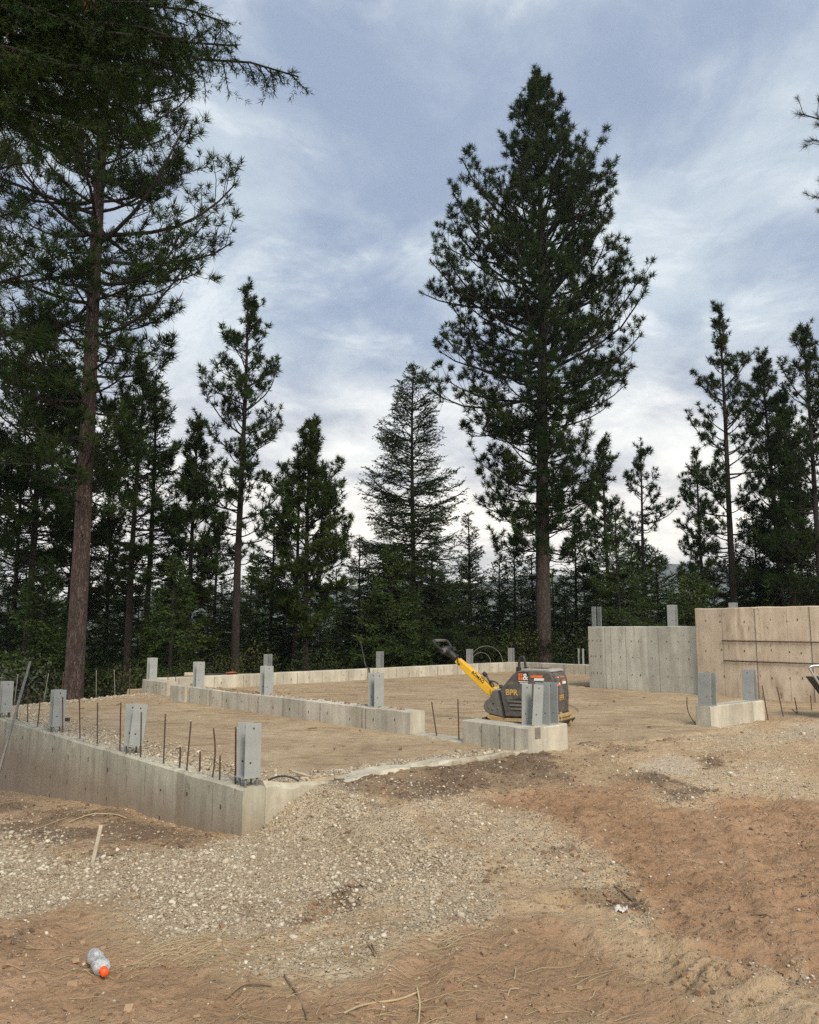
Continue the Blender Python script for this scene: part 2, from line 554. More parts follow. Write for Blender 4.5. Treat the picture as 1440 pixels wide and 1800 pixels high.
def soil_mat(name, base_cols, use_attr=True):
    m, nd, lk, bs = new_mat(name)
    v = coords(nd, lk)
    fl = noise(nd, lk, v, 0.9, 6, 0.6, 0.0)
    fm = noise(nd, lk, v, 7.0, 6, 0.65)
    fs = noise(nd, lk, v, 60.0, 5, 0.7)
    fk = noise(nd, lk, v, 26.0, 6, 0.72, 0.0)
    mix_f = mathn(nd, lk, 'ADD', mathn(nd, lk, 'MULTIPLY', fl, 0.38),
                  mathn(nd, lk, 'ADD', mathn(nd, lk, 'MULTIPLY', fm, 0.3), mathn(nd, lk, 'MULTIPLY', fs, 0.32)))
    cr = ramp(nd, [(0.36, base_cols[0]), (0.5, base_cols[1]), (0.64, base_cols[2])])
    lk.new(mix_f, cr.inputs[0])
    col = cr.outputs[0]
    # pebbles in the soil
    vo = N(nd, 'ShaderNodeTexVoronoi', inp={'Scale': 62.0, 'Randomness': 1.0})
    lk.new(v, vo.inputs['Vector'])
    vd = ramp(nd, [(0.12, 1.0), (0.42, 0.0)])
    lk.new(vo.outputs['Distance'], vd.inputs[0])
    vsel = N(nd, 'ShaderNodeSeparateColor')
    lk.new(vo.outputs['Color'], vsel.inputs[0])
    peb = ramp(nd, [(0.0, (0.30, 0.25, 0.19)), (0.5, (0.47, 0.42, 0.335)), (1.0, (0.66, 0.61, 0.52))])
    lk.new(vsel.outputs[1], peb.inputs[0])
    vl = N(nd, 'ShaderNodeTexVoronoi', feature='SMOOTH_F1', inp={'Scale': 19.0, 'Randomness': 1.0, 'Smoothness': 0.25})
    vlw = N(nd, 'ShaderNodeMix', data_type='VECTOR', inp={0: 0.03})
    nzl = N(nd, 'ShaderNodeTexNoise', inp={'Scale': 24.0, 'Detail': 4.0})
    lk.new(v, nzl.inputs['Vector'])
    lk.new(v, vlw.inputs[4])
    lk.new(nzl.outputs['Color'], vlw.inputs[5])
    lk.new(vlw.outputs[1], vl.inputs['Vector'])
    lump = mathn(nd, lk, 'MULTIPLY', mathn(nd, lk, 'SUBTRACT', 0.7, vl.outputs['Distance'], True), mathn(nd, lk, 'MULTIPLY', fm, 1.6))
    hgt = mathn(nd, lk, 'ADD', mathn(nd, lk, 'MULTIPLY', lump, 0.9), mathn(nd, lk, 'MULTIPLY', fm, 0.3))
    hgt = mathn(nd, lk, 'ADD', mathn(nd, lk, 'ADD', mathn(nd, lk, 'MULTIPLY', hgt, 0.9), mathn(nd, lk, 'MULTIPLY', fk, 0.8)), mathn(nd, lk, 'MULTIPLY', fs, 0.45))
    if use_attr:
        at = N(nd, 'ShaderNodeVertexColor', layer_name='zones')
        sc_ = N(nd, 'ShaderNodeSeparateColor')
        lk.new(at.outputs['Color'], sc_.inputs[0])
        grav, red, dark, pale = sc_.outputs[0], sc_.outputs[1], sc_.outputs[2], at.outputs['Alpha']

        def rough_edge(s, amt=0.75):
            q = mathn(nd, lk, 'ADD', s, mathn(nd, lk, 'MULTIPLY', mathn(nd, lk, 'SUBTRACT', mix_f, 0.5), amt * 1.6))
            r_ = ramp(nd, [(0.30, 0.0), (0.66, 1.0)])
            lk.new(q, r_.inputs[0])
            return mathn(nd, lk, 'MULTIPLY', r_.outputs[0], mathn(nd, lk, 'MULTIPLY', s, 3.0, True), True)
        rc = ramp(nd, [(0.36, (0.2314, 0.1408, 0.0811)), (0.5, (0.3885, 0.2526, 0.1536)), (0.64, (0.5225, 0.3599, 0.2375))])
        lk.new(mix_f, rc.inputs[0])
        col = mixc(nd, lk, rough_edge(red), col, rc.outputs[0])
        gc = ramp(nd, [(0.36, (0.329, 0.256, 0.168)), (0.5, (0.537, 0.439, 0.305)), (0.64, (0.708, 0.610, 0.451))])
        lk.new(mix_f, gc.inputs[0])
        gr = rough_edge(grav)
        col = mixc(nd, lk, gr, col, gc.outputs[0])
        pc = mixc(nd, lk, mix_f, (0.46, 0.40, 0.31), (0.64, 0.58, 0.48))
        col = mixc(nd, lk, mathn(nd, lk, 'MULTIPLY', rough_edge(pale), 0.6), col, pc)
        dc = mixc(nd, lk, mix_f, (0.106, 0.075, 0.053), (0.237, 0.175, 0.122))
        col = mixc(nd, lk, mathn(nd, lk, 'MULTIPLY', rough_edge(dark, 1.0), 0.88), col, dc)
        # stones: many in gravel, few elsewhere
        thr = mathn(nd, lk, 'SUBTRACT', 0.93, mathn(nd, lk, 'MULTIPLY', gr, 0.70))
        on = mathn(nd, lk, 'GREATER_THAN', vsel.outputs[0], thr)
        pf = mathn(nd, lk, 'MULTIPLY', vd.outputs[0], on)
        col = mixc(nd, lk, mathn(nd, lk, 'MULTIPLY', pf, 0.85), col, peb.outputs[0])
        hgt = mathn(nd, lk, 'ADD', hgt, mathn(nd, lk, 'MULTIPLY', pf, 0.9))
    else:
        # streaks left by the roller, and scattered specks
        v2 = coords(nd, lk, scale=(0.55, 1.0, 1.0))
        st = noise(nd, lk, v2, 3.2, 8, 0.72, 0.9)
        rs = ramp(nd, [(0.48, 0.0), (0.66, 0.75)])
        lk.new(st, rs.inputs[0])
        col = mixc(nd, lk, rs.outputs[0], col, (0.20, 0.145, 0.10))
        on = mathn(nd, lk, 'GREATER_THAN', vsel.outputs[0], 0.90)
        pf = mathn(nd, lk, 'MULTIPLY', vd.outputs[0], on)
        col = mixc(nd, lk, mathn(nd, lk, 'MULTIPLY', pf, 0.6), col, peb.outputs[0])
    lk.new(col, bs.inputs['Base Color'])
    bs.inputs['Roughness'].default_value = 0.95
    bs.inputs['Specular IOR Level'].default_value = 0.15
    bump(nd, lk, bs, hgt, 1.0 if use_attr else 0.6, 0.035)
    return m


M['soil'] = soil_mat('site_soil', ((0.3134, 0.2204, 0.1346), (0.4986, 0.3705, 0.2369), (0.6695, 0.5232, 0.3516)))
M['pad'] = soil_mat('compacted_tan_soil', ((0.25, 0.188, 0.118), (0.395, 0.308, 0.202), (0.52, 0.425, 0.295)), False)


def stone_mat(name, cols):
    m, nd, lk, bs = new_mat(name)
    at = N(nd, 'ShaderNodeVertexColor', layer_name='tint')
    v = coords(nd, lk)
    f = noise(nd, lk, v, 90, 3)
    sc_ = N(nd, 'ShaderNodeSeparateColor')
    lk.new(at.outputs['Color'], sc_.inputs[0])
    cr = ramp(nd, cols)
    lk.new(sc_.outputs[0], cr.inputs[0])
    rp = ramp(nd, [(0.3, 0.8), (0.7, 1.1)])
    lk.new(f, rp.inputs[0])
    lk.new(mixc(nd, lk, 1.0, cr.outputs[0], rp.outputs[0], 'MULTIPLY'), bs.inputs['Base Color'])
    bs.inputs['Roughness'].default_value = 0.85
    return m


M['stone'] = stone_mat('gravel_stone', [(0.0, (0.25, 0.20, 0.14)), (0.35, (0.37, 0.315, 0.235)), (0.8, (0.49, 0.435, 0.345)), (1.0, (0.64, 0.60, 0.51))])
M['clod'] = stone_mat('soil_clod', [(0.0, (0.11, 0.075, 0.05)), (0.5, (0.27, 0.175, 0.105)), (1.0, (0.38, 0.27, 0.175))])

# ================================================================== TERRAIN
ZL_B = [0.0, 0.4, 0.6, 1.4, 2.2, 3.6, 7.0, 10.0, 14.0]
ZL_Z = [-0.03, -0.06, -0.10, -0.17, -0.17, -0.33, -0.65, -0.95, -1.6]


def base_h(x, y):
    """ground height without relief"""
    a, b = AB(x, y)
    front = 0.268 * sstep(0.0, 0.80, a) * (1 - sstep(0.05, 3.2, -b) * (1 - 0.75 * sstep(5, 9, a)) - 0.75 * sstep(1.5, 9, -b) * sstep(5, 9, a))
    left = np.interp(b, ZL_B, ZL_Z) * sstep(-1.2, 0.2, b)
    left = left - 0.10 * np.clip(-a - 1.5, 0, 60) * sstep(1, 6, b)
    z = np.where(b < 0.12, front + left * (1 - sstep(-0.1, 0.5, a)), np.where(a < 0.1, left, -0.35))
    inside = (a > 0.1) & (b >= 0.12)
    back = np.clip(b - 12.4, 0, None) + np.clip(a - 17.3, 0, None)
    # left back bank
    edge = b - (9.45 + (a - 0.4) * 0.44)
    bank = np.where(a < 4.2, np.clip(edge, 0, None), 0)
    drop = np.maximum(back, bank)
    z_out = 0.05 - 0.16 * drop - 0.10 * np.clip(drop - 6, 0, None)
    z = np.where(inside & (drop > 0), np.minimum(z_out, 0.0), z)
    z = np.where((a > 12.6) & (b < 6.0) & (b > 0.1), 0.2, z)
    z = np.where((a < 0.1) & (b > 9.5), np.minimum(z, -0.95 - 0.16 * (b - 9.5)), z)
    d = np.hypot(x, y)
    z = z - 60 * sstep(60, 500, d)
    return z


def GP(px, py):                              # ground point seen at a photo position
    p = G(px, py, 0.1)
    for _ in range(4):
        z = float(base_h(np.array([p.x]), np.array([p.y]))[0])
        p = G(px, py, z)
    return p


def poly_field(x, y, pts):
    """signed distance to polygon, positive inside"""
    ins = np.zeros(x.shape, bool)
    dm = np.full(x.shape, 1e9)
    n = len(pts)
    for i in range(n):
        x0, y0 = pts[i]
        x1, y1 = pts[(i + 1) % n]
        ex, ey = x1 - x0, y1 - y0
        t = np.clip(((x - x0) * ex + (y - y0) * ey) / (ex * ex + ey * ey + 1e-12), 0, 1)
        dm = np.minimum(dm, np.hypot(x - x0 - t * ex, y - y0 - t * ey))
        c = ((y0 <= y) != (y1 <= y)) & (x < ex * (y - y0) / (ey if abs(ey) > 1e-9 else 1e-9) + x0)
        ins ^= c
    return np.where(ins, dm, -dm)


def line_dist(x, y, pts):
    dm = np.full(x.shape, 1e9)
    tt = np.zeros(x.shape)
    acc = 0.0
    for (x0, y0), (x1, y1) in zip(pts[:-1], pts[1:]):
        ex, ey = x1 - x0, y1 - y0
        L = math.hypot(ex, ey)
        t = np.clip(((x - x0) * ex + (y - y0) * ey) / (L * L + 1e-12), 0, 1)
        d = np.hypot(x - x0 - t * ex, y - y0 - t * ey)
        m = d < dm
        dm = np.where(m, d, dm)
        tt = np.where(m, acc + t * L, tt)
        acc += L
    return dm, tt


def pxpoly(*pts):
    return [tuple(GP(*p)[:2]) for p in pts]


GRAVEL = [
    (pxpoly((-60, 1440), (60, 1450), (160, 1500), (330, 1495), (400, 1475), (440, 1445), (470, 1405), (560, 1395), (640, 1420), (730, 1465), (860, 1520),
            (895, 1580), (840, 1625), (760, 1640), (690, 1650), (630, 1715), (520, 1700), (400, 1685), (370, 1640), (300, 1655), (240, 1640), (190, 1595), (120, 1590), (-60, 1630)), 0.16, 1.0),
    (pxpoly((990, 1335), (1100, 1325), (1230, 1300), (1350, 1275), (1460, 1262), (1470, 1400), (1330, 1395), (1250, 1425), (1150, 1410), (1060, 1370)), 0.4, 0.55),
    (pxpoly((560, 1395), (800, 1395), (960, 1430), (1100, 1500), (1150, 1540), (1120, 1590), (980, 1570), (880, 1545), (730, 1470)), 0.25, 0.55),
    (pxpoly((1060, 1600), (1130, 1595), (1200, 1640), (1190, 1670), (1110, 1660)), 0.12, 0.6),
    (pxpoly((1310, 1680), (1400, 1675), (1450, 1700), (1390, 1730), (1320, 1715)), 0.12, 0.45),
]
RED = [
    (pxpoly((740, 1440), (900, 1400), (1010, 1385), (1130, 1375), (1200, 1420), (1330, 1410), (1460, 1420), (1480, 1720), (1300, 1700), (1150, 1620), (1120, 1560), (1000, 1480), (850, 1480)), 0.3, 1.0),
    (pxpoly((-60, 1620), (120, 1595), (190, 1620), (230, 1660), (400, 1700), (600, 1730), (720, 1660), (900, 1600), (1010, 1620), (1100, 1690), (1250, 1760), (1400, 1850), (-100, 1850)), 0.25, 0.62),
    (pxpoly((540, 1490), (600, 1465), (640, 1455), (600, 1490), (530, 1525)), 0.08, 0.7),
]
DARK = [
    (pxpoly((430, 1425), (490, 1395), (600, 1372), (720, 1358), (860, 1342), (1000, 1345), (1030, 1385), (900, 1392), (760, 1400), (660, 1420), (560, 1425), (480, 1440)), 0.16, 0.95),
    (pxpoly((-40, 1392), (150, 1418), (240, 1424), (300, 1452), (395, 1470), (330, 1492), (180, 1512), (60, 1492), (-40, 1460)), 0.2, 0.62),
    (pxpoly((525, 1640), (560, 1600), (610, 1565), (650, 1555), (640, 1580), (590, 1610), (550, 1640)), 0.06, 1.0),
    (pxpoly((1000, 1560), (1050, 1556), (1115, 1572), (1118, 1592), (1060, 1588), (1010, 1580)), 0.05, 1.0),
    (pxpoly((1230, 1335), (1280, 1325), (1290, 1350), (1240, 1352)), 0.1, 0.7),
    (pxpoly((1060, 1372), (1150, 1352), (1240, 1385), (1290, 1400), (1200, 1402), (1120, 1378)), 0.15, 0.75),
    (pxpoly((850, 1535), (900, 1525), (910, 1555), (860, 1560)), 0.08, 0.7),
    (pxpoly((-60, 1650), (50, 1645), (60, 1690), (0, 1710), (-60, 1710)), 0.12, 0.55),
    (pxpoly((820, 1318), (1000, 1315), (1100, 1300), (1180, 1290), (1200, 1312), (1020, 1335), (880, 1345)), 0.15, 0.5),
    (pxpoly((1140, 1680), (1220, 1690), (1300, 1740), (1250, 1750), (1160, 1710)), 0.1, 0.42),
    (pxpoly((1380, 1430), (1450, 1440), (1450, 1560), (1400, 1540)), 0.15, 0.3),
    (pxpoly((940, 1480), (1010, 1475), (1060, 1500), (1000, 1520), (950, 1510)), 0.1, 0.5),
]
PALE = [
    (pxpoly((1130, 1340), (1190, 1325), (1230, 1340), (1210, 1362), (1150, 1360)), 0.15, 1.0),
    (pxpoly((640, 1375), (760, 1352), (860, 1335), (905, 1328), (880, 1342), (760, 1366), (660, 1385)), 0.06, 0.8),
    (pxpoly((1370, 1270), (1460, 1262), (1460, 1300), (1380, 1300)), 0.2, 0.6),
]


def zones(x, y):
    wx = x + 0.16 * fbm(x, y, 1.7, 4, 11) + 0.05 * fbm(x, y, 9, 3, 15)
    wy = y + 0.22 * fbm(x, y, 1.7, 4, 23) + 0.07 * fbm(x, y, 9, 3, 29)
    out = []
    for lst in (GRAVEL, RED, DARK, PALE):
        m = np.zeros(x.shape)
        for pts, soft, amt in lst:
            m = np.maximum(m, amt * sstep(-soft * 1.7, soft * 1.4, poly_field(wx, wy, pts)))
        out.append(m)
    ca, sa = math.cos(0.55), math.sin(0.55)
    band = fbm((x * ca + y * sa) * 0.55, (-x * sa + y * ca) * 1.9, 1.0, 4, 131)
    out[0] = out[0] * (0.42 + 0.58 * sstep(-0.30, 0.16, band))
    out[2] = out[2] * (0.55 + 0.45 * sstep(-0.35, 0.15, fbm(x, y, 2.4, 4, 137)))
    return out


HOLES = [((1058, 1576), 0.36, 0.07, 0.075, 0.18), ((590, 1598), 0.42, 0.13, 0.05, 0.75)]
RUTS = [(pxpoly((1000, 1655), (1130, 1690), (1250, 1740), (1345, 1810)), 0.17, 0.045),
        (pxpoly((1310, 1690), (1380, 1700), (1480, 1730)), 0.16, 0.04),
        (pxpoly((690, 1840), (735, 1740), (768, 1650)), 0.10, 0.018),
        (pxpoly((-40, 1720), (60, 1690), (140, 1640)), 0.16, 0.025)]
TREAD = [(pxpoly((1480, 1640), (1390, 1500), (1340, 1420)), 0.42, 0.20), (pxpoly((1330, 1650), (1250, 1510), (1215, 1430)), 0.40, 0.20), (pxpoly((1180, 1640), (1110, 1510), (1070, 1430)), 0.30, 0.18),
         (pxpoly((1500, 1720), (1400, 1560), (1340, 1455), (1290, 1400)), 0.34, 0.15),
         (pxpoly((1290, 1720), (1210, 1590), (1150, 1490), (1120, 1420)), 0.30, 0.10),
         (pxpoly((1500, 1500), (1440, 1430), (1380, 1390)), 0.30, 0.10),
         (pxpoly((1000, 1470), (960, 1425), (930, 1398)), 0.26, 0.10)]


def relief(x, y, z4):
    grav, red, dark, pale = z4
    h = 0.028 * fbm(x, y, 0.8, 3, 1) + 0.020 * fbm(x, y, 3.1, 4, 5) + 0.015 * fbm(x, y, 11, 4, 9) + 0.006 * fbm(x, y, 27, 2, 19)
    rg = np.abs(fbm(x, y, 5.5, 4, 41))
    h = h + red * (0.030 * fbm(x, y, 4.3, 4, 61) - 0.034 * rg + 0.014 + 0.012 * fbm(x, y, 16, 3, 67))
    rg2 = np.abs(fbm(x, y, 9, 3, 47))
    h = h + dark * (0.030 * fbm(x, y, 13, 4, 33) + 0.016 - 0.02 * rg2)
    h = h + grav * 0.006 * fbm(x, y, 30, 2, 37)
    for (c, la, lb, dep, ang) in HOLES:
        p = GP(*c)
        dx, dy = x - p.x, y - p.y
        u = (dx * math.cos(ang) + dy * math.sin(ang)) / la
        v = (-dx * math.sin(ang) + dy * math.cos(ang)) / lb
        d2 = u * u + v * v + 0.5 * fbm(x, y, 8, 3, 71)
        h = h - dep * np.exp(-np.clip(d2, 0, 30) * 1.2) + 0.02 * np.exp(-((np.sqrt(np.clip(d2, 0, 99)) - 1.5) ** 2) * 4)
    for pts, w, dep in RUTS:
        d, t = line_dist(x, y, pts)
        d = d + 0.05 * fbm(x, y, 3, 3, 83)
        h = h - dep * np.exp(-(d / w) ** 2 * 1.6) + dep * 0.75 * np.exp(-((d - w * 1.5) / (w * 0.5)) ** 2)
    for pts, w, per in TREAD:
        d, t = line_dist(x, y, pts)
        m = sstep(w, w * 0.7, d) * (0.45 + 0.55 * sstep(-0.25, 0.25, fbm(x, y, 1.6, 3, 91)))
        ph = t / per + d * 2.2 / per * 0.3 + 0.22 * fbm(x, y, 4, 3, 97)
        h = h - m * 0.040 * np.exp(-(((ph % 1.0) - 0.5) / 0.2) ** 2) + m * 0.012 - 0.012 * np.exp(-((d - w) / 0.05) ** 2)
    return h


def ground_h(x, y):
    x, y = np.atleast_1d(np.asarray(x, float)), np.atleast_1d(np.asarray(y, float))
    z4 = zones(x, y)
    near = sstep(40, 20, np.hypot(x, y))
    return base_h(x, y) + relief(x, y, z4) * near


def gz(x, y):
    return float(ground_h([x], [y])[0])


def spaced(segs, grow, end):
    out = [segs[0][0]]
    st = 0.02
    for s0, s1, st in segs:
        n = int(round((s1 - s0) / st))
        out += list(np.linspace(s0, s1, n + 1)[1:])
    while out[-1] < end:
        st *= grow
        out.append(out[-1] + st)
    return np.array(out)


ys = spaced([(2.6, 5.2, 0.026), (5.2, 8.2, 0.036), (8.2, 13.2, 0.06), (13.2, 22, 0.16)], 1.2, 1750)
yb = -spaced([(-2.6, -1.0, 0.2)], 1.3, 800)[1:][::-1]
ys = np.concatenate([yb, ys])
xr = spaced([(0, 2.9, 0.027), (2.9, 7.6, 0.05), (7.6, 12, 0.17)], 1.22, 1750)
xs = np.concatenate([-xr[1:][::-1], xr])
XX, YY = np.meshgrid(xs, ys)
xf, yf = XX.ravel(), YY.ravel()
dist = np.hypot(xf, yf)
sel = dist < 40
Z = base_h(xf, yf)
zz = [np.zeros_like(xf) for _ in range(4)]
zs = zones(xf[sel], yf[sel])
for q, s_ in zip(zz, zs):
    q[sel] = s_
Z[sel] += relief(xf[sel], yf[sel], zs) * sstep(40, 20, dist[sel])
far = ~sel
Z[far] += 0.4 * fbm(xf[far], yf[far], 0.06, 3, 3)
att = np.stack(zz, 1)
me = np_mesh('ground', np.stack([xf, yf, Z], 1), grid_faces(len(ys), len(xs)), M['soil'], True, {'zones': att})
ground = tag(link('ground', me), kind='structure')

# compacted pad inside the foundation
aa = np.concatenate([np.arange(0.02, 5, 0.06), np.arange(5, 17.2, 0.12)])
bb = np.concatenate([np.arange(-0.45, 3.0, 0.045), np.arange(3.0, 12.45, 0.11)])
A2, B2 = np.meshgrid(aa, bb)
af, bf = A2.ravel(), B2.ravel()
px_ = OX + af * UX - bf * UY
py_ = OY + af * UY + bf * UX
zp = 0.283 + 0.008 * fbm(px_, py_, 1.1, 4, 5) + 0.006 * fbm(px_, py_, 5, 4, 6) + 0.003 * fbm(px_, py_, 18, 3, 8)
st_ = fbm(px_ * UX + py_ * UY, (-px_ * UY + py_ * UX) * 2.5, 1.6, 4, 31)
zp -= 0.010 * sstep(0.35, 0.6, st_)
open_front = np.maximum(sstep(4.15, 4.3, af) * sstep(7.35, 7.25, af), sstep(8.8, 8.9, af) * sstep(12.4, 12.2, af))
cut = 0.14 - 0.46 * open_front + 0.07 * open_front * fbm(px_, py_, 3, 3, 12)
zp -= (0.5 - 0.38 * open_front) * sstep(cut + 0.06 + 0.06 * open_front, cut - 0.02 - 0.14 * open_front, bf)
zp -= 0.55 * sstep(9.42 + (af - 0.4) * 0.44 - 0.12, 9.42 + (af - 0.4) * 0.44 + 0.25, bf) * (af < 4.0)
zp -= 0.5 * ((af > 12.45) & (bf < 6.1))
pad_me = np_mesh('soil_pad', np.stack([px_, py_, zp], 1), grid_faces(len(bb), len(aa)), M['pad'], True)
soil_pad = tag(link('soil_pad', pad_me), kind='structure')

# far wooded hills
def hills_mat():
    m, nd, lk, bs = new_mat('wooded_hillside')
    v = coords(nd, lk)
    f = noise(nd, lk, v, 0.03, 8, 0.7)
    cr = ramp(nd, [(0.35, (0.025, 0.04, 0.025)), (0.6, (0.06, 0.08, 0.045)), (0.75, (0.14, 0.13, 0.09))])
    lk.new(f, cr.inputs[0])
    lk.new(cr.outputs[0], bs.inputs['Base Color'])
    bs.inputs['Roughness'].default_value = 1.0
    return m


M['hills'] = hills_mat()
hx = np.linspace(-1900, 1900, 160)
hy = np.linspace(700, 2100, 60)
HX, HY = np.meshgrid(hx, hy)
hxf, hyf = HX.ravel(), HY.ravel()
ridge = 72 + 35 * fbm(hxf, np.zeros_like(hxf), 0.0016, 4, 51) + 70 * np.exp(-((hxf - 620) / 360) ** 2)
HZ = -80 + (ridge + 80) * sstep(720, 1750, hyf) * (1 - 0.4 * sstep(1750, 2100, hyf)) + 14 * fbm(hxf, hyf, 0.008, 5, 57) * sstep(700, 1000, hyf)
hills = tag(link('hills', np_mesh('hills', np.stack([hxf, hyf, HZ], 1), grid_faces(60, 160), M['hills'], True)), kind='structure')
# air: pale even haze between the site and the hills
mh = bpy.data.materials.new('pale_haze')
mh.use_nodes = True
hn_, hl_ = mh.node_tree.nodes, mh.node_tree.links
hn_.clear()
ho_ = N(hn_, 'ShaderNodeOutputMaterial')
hv_ = N(hn_, 'ShaderNodeVolumePrincipled', inp={'Color': (0.80, 0.88, 1.0, 1), 'Density': 0.00028, 'Anisotropy': 0.2})
hl_.new(hv_.outputs[0], ho_.inputs['Volume'])
haze = tag(link('haze', box_mesh('haze', -2600, 2600, -1250, 2600, -190, 185, mh)), kind='stuff')

# ================================================================== FOUNDATION
rng = np.random.default_rng(7)


def wall_mesh(name, L, T, z0, z1, mat, seed=0, rough=0.006, top_fn=None, step=0.09):
    """straight concrete wall along +X from 0..L, y in 0..T; softly uneven top edge"""
    n = max(4, int(L / step) + 1)
    x = np.linspace(0, L, n)
    wob = lambda k: rough * fbm(x + k * 3.7 + seed, np.full(n, k * 1.3), 2.5, 4, seed + k) * 1.4
    zt = z1 + wob(1) + (top_fn(x) if top_fn else 0)
    zt2 = z1 + wob(2) + (top_fn(x) if top_fn else 0)
    ch = 0.012
    c1 = ch + np.abs(wob(5)) * 1.5
    prof = [(wob(3) * 0.25, np.full(n, z0)), (wob(3) * 0.25, zt - c1), (c1, zt), (T - c1, zt2), (T + wob(4) * 0.25, zt2 - c1), (T + wob(4) * 0.25, np.full(n, z0))]
    # extra rows on the faces
    V = np.stack([np.stack([x, p[0] * np.ones(n), p[1]], 1) for p in prof], 0)
    k = len(prof)
    fc = []
    for j in range(k - 1):
        for i in range(n - 1):
            fc.append((j * n + i, j * n + i + 1, (j + 1) * n + i + 1, (j + 1) * n + i))
    bm = bmesh.new()
    vs = [bm.verts.new(p) for p in V.reshape(-1, 3)]
    for f in fc:
        bm.faces.new([vs[i] for i in f])
    bm.faces.new([vs[j * n] for j in range(k)])
    bm.faces.new([vs[j * n + n - 1] for j in range(k)])
    return bm_mesh(name, bm, mat)


def seams(parent, xs_, z0, z1, y, side=-1, w=0.011, proud=0.005):
    me_ = None
    for x in xs_:
        if me_ is None:
            me_ = box_mesh('form_seam', -w / 2, w / 2, 0, 1, z0, z1, M['seam'])
            me_.transform(Matrix.Diagonal((1, proud + 0.006, 1, 1)))
        link('form_seam', me_, parent, (x, y - (proud if side < 0 else 0.006), 0))


def ties(parent, pts, y, side=-1):
    """rusty form tie stubs and pits joined as one part"""
    bm = bmesh.new()
    for x, z in pts:
        w, h = 0.009 + 0.011 * rng.random(), 0.018 + 0.034 * rng.random()
        d = 0.004
        box(bm, x - w / 2, x + w / 2, y - (d if side < 0 else 0.004), y + (0.004 if side < 0 else d), z - h / 2, z + h / 2)
    if len(bm.verts):
        tag(link('form_tie', bm_mesh('form_tie', bm, M['dark']), parent), kind='stuff')


def wall(name, a0, b0, a1, b1, T, z0, z1, mat, label, cat='concrete wall', seed=0, group=None, rough=0.006, top_fn=None):
    p0, p1 = W(a0, b0), W(a1, b1)
    d = p1 - p0
    L = d.length
    o = link(name, wall_mesh(name, L, T, z0, z1, mat, seed, rough, top_fn), None, (p0.x, p0.y, 0), (0, 0, math.atan2(d.y, d.x)))
    return tag(o, label, cat, group), L


# walls running to the back have their local +Y towards -u, so the visible side is y = T
w1, L = wall('foundation_wall', 0.21, 0.0, 0.21, 11.5, 0.21, -1.3, 0.325, M['concrete_left'],
             'long grey foundation wall rising from the gravel at left, topped with brackets and rebar', seed=3, rough=0.007)
seams(w1, [0.50, 1.02, 1.9, 2.9, 3.7, 4.6, 5.6, 6.7, 7.8], -1.2, 0.29, 0.21, 1, 0.005, 0.003)
ties(w1, [(x + rng.normal(0, 0.04), z + rng.normal(0, 0.02)) for x in np.arange(0.35, 8, 0.62) for z in (0.14, -0.16, -0.42) if rng.random() < 0.85], 0.21, 1)

foot, L = wall('foundation_footing', 0.215, 0.0, 3.49, 0.0, 0.22, -0.4, 0.306, M['concrete_foot'],
               'low dusty white concrete footing edge, half buried, between the left corner and the block', 'footing', seed=5, rough=0.04,
               top_fn=lambda x: 0.05 * np.clip(1 - x / 0.22, 0, 1) - 0.03 * np.exp(-((x - 0.55) / 0.3) ** 2))

w2, L = wall('low_wall', 3.77, 2.0, 3.77, 8.3, 0.25, -0.2, 0.572, M['concrete'],
             'long low grey concrete wall dividing the soil pad, two brackets on top', seed=9)
seams(w2, [0.92, 1.0, 2.0, 3.0, 3.75, 4.95, 5.4, 6.2], 0.2, 0.545, 0.25, 1)
ties(w2, [(x + rng.normal(0, 0.03), 0.42 + rng.normal(0, 0.02)) for x in np.arange(0.3, 6.3, 0.5)], 0.25, 1)
# the wall's far end, cast slightly thicker where the bracket stands
w2b = link('end_block', wall_mesh('end_block', 0.62, 0.30, -0.2, 0.578, M['concrete'], 12), w2, (6.302, 0, 0))

w3, L = wall('low_wall', 4.12, 9.95, 4.12, 11.15, 0.25, -0.6, 0.565, M['concrete'],
             'short low grey concrete wall at the back left with one bracket, behind the doorway gap', seed=15)
seams(w3, [0.35, 0.62, 0.95], -0.2, 0.54, 0.25, 1)
ties(w3, [(x, 0.46 + rng.normal(0, 0.02)) for x in (0.2, 0.36, 0.5, 0.7, 0.9)], 0.25, 1)

w4, L = wall('low_wall', 4.125, 11.15, 17.0, 12.3, 0.25, -1.2, 0.572, M['concrete'],
             'very long low concrete wall along the back edge of the soil pad below the trees', seed=21)
seams(w4, [0.6, 1.5, 2.3, 3.1, 3.9, 4.7, 5.6, 6.5, 7.4, 8.3, 9.1, 10.0, 11.0, 12.0], 0.2, 0.545, 0.0, -1)
ties(w4, [(x + rng.normal(0, 0.05), 0.42 + rng.normal(0, 0.02)) for x in np.arange(0.5, 12.5, 0.62)], 0.0, -1)

w5, L = wall('low_wall', 17.25, 5.9, 17.25, 12.3, 0.25, -1.2, 0.57, M['concrete'],
             'low concrete wall at the far right back corner, running behind the compactor to the tall wall', seed=27)
seams(w5, [3.6, 4.4, 5.3], 0.2, 0.545, 0.25, 1)

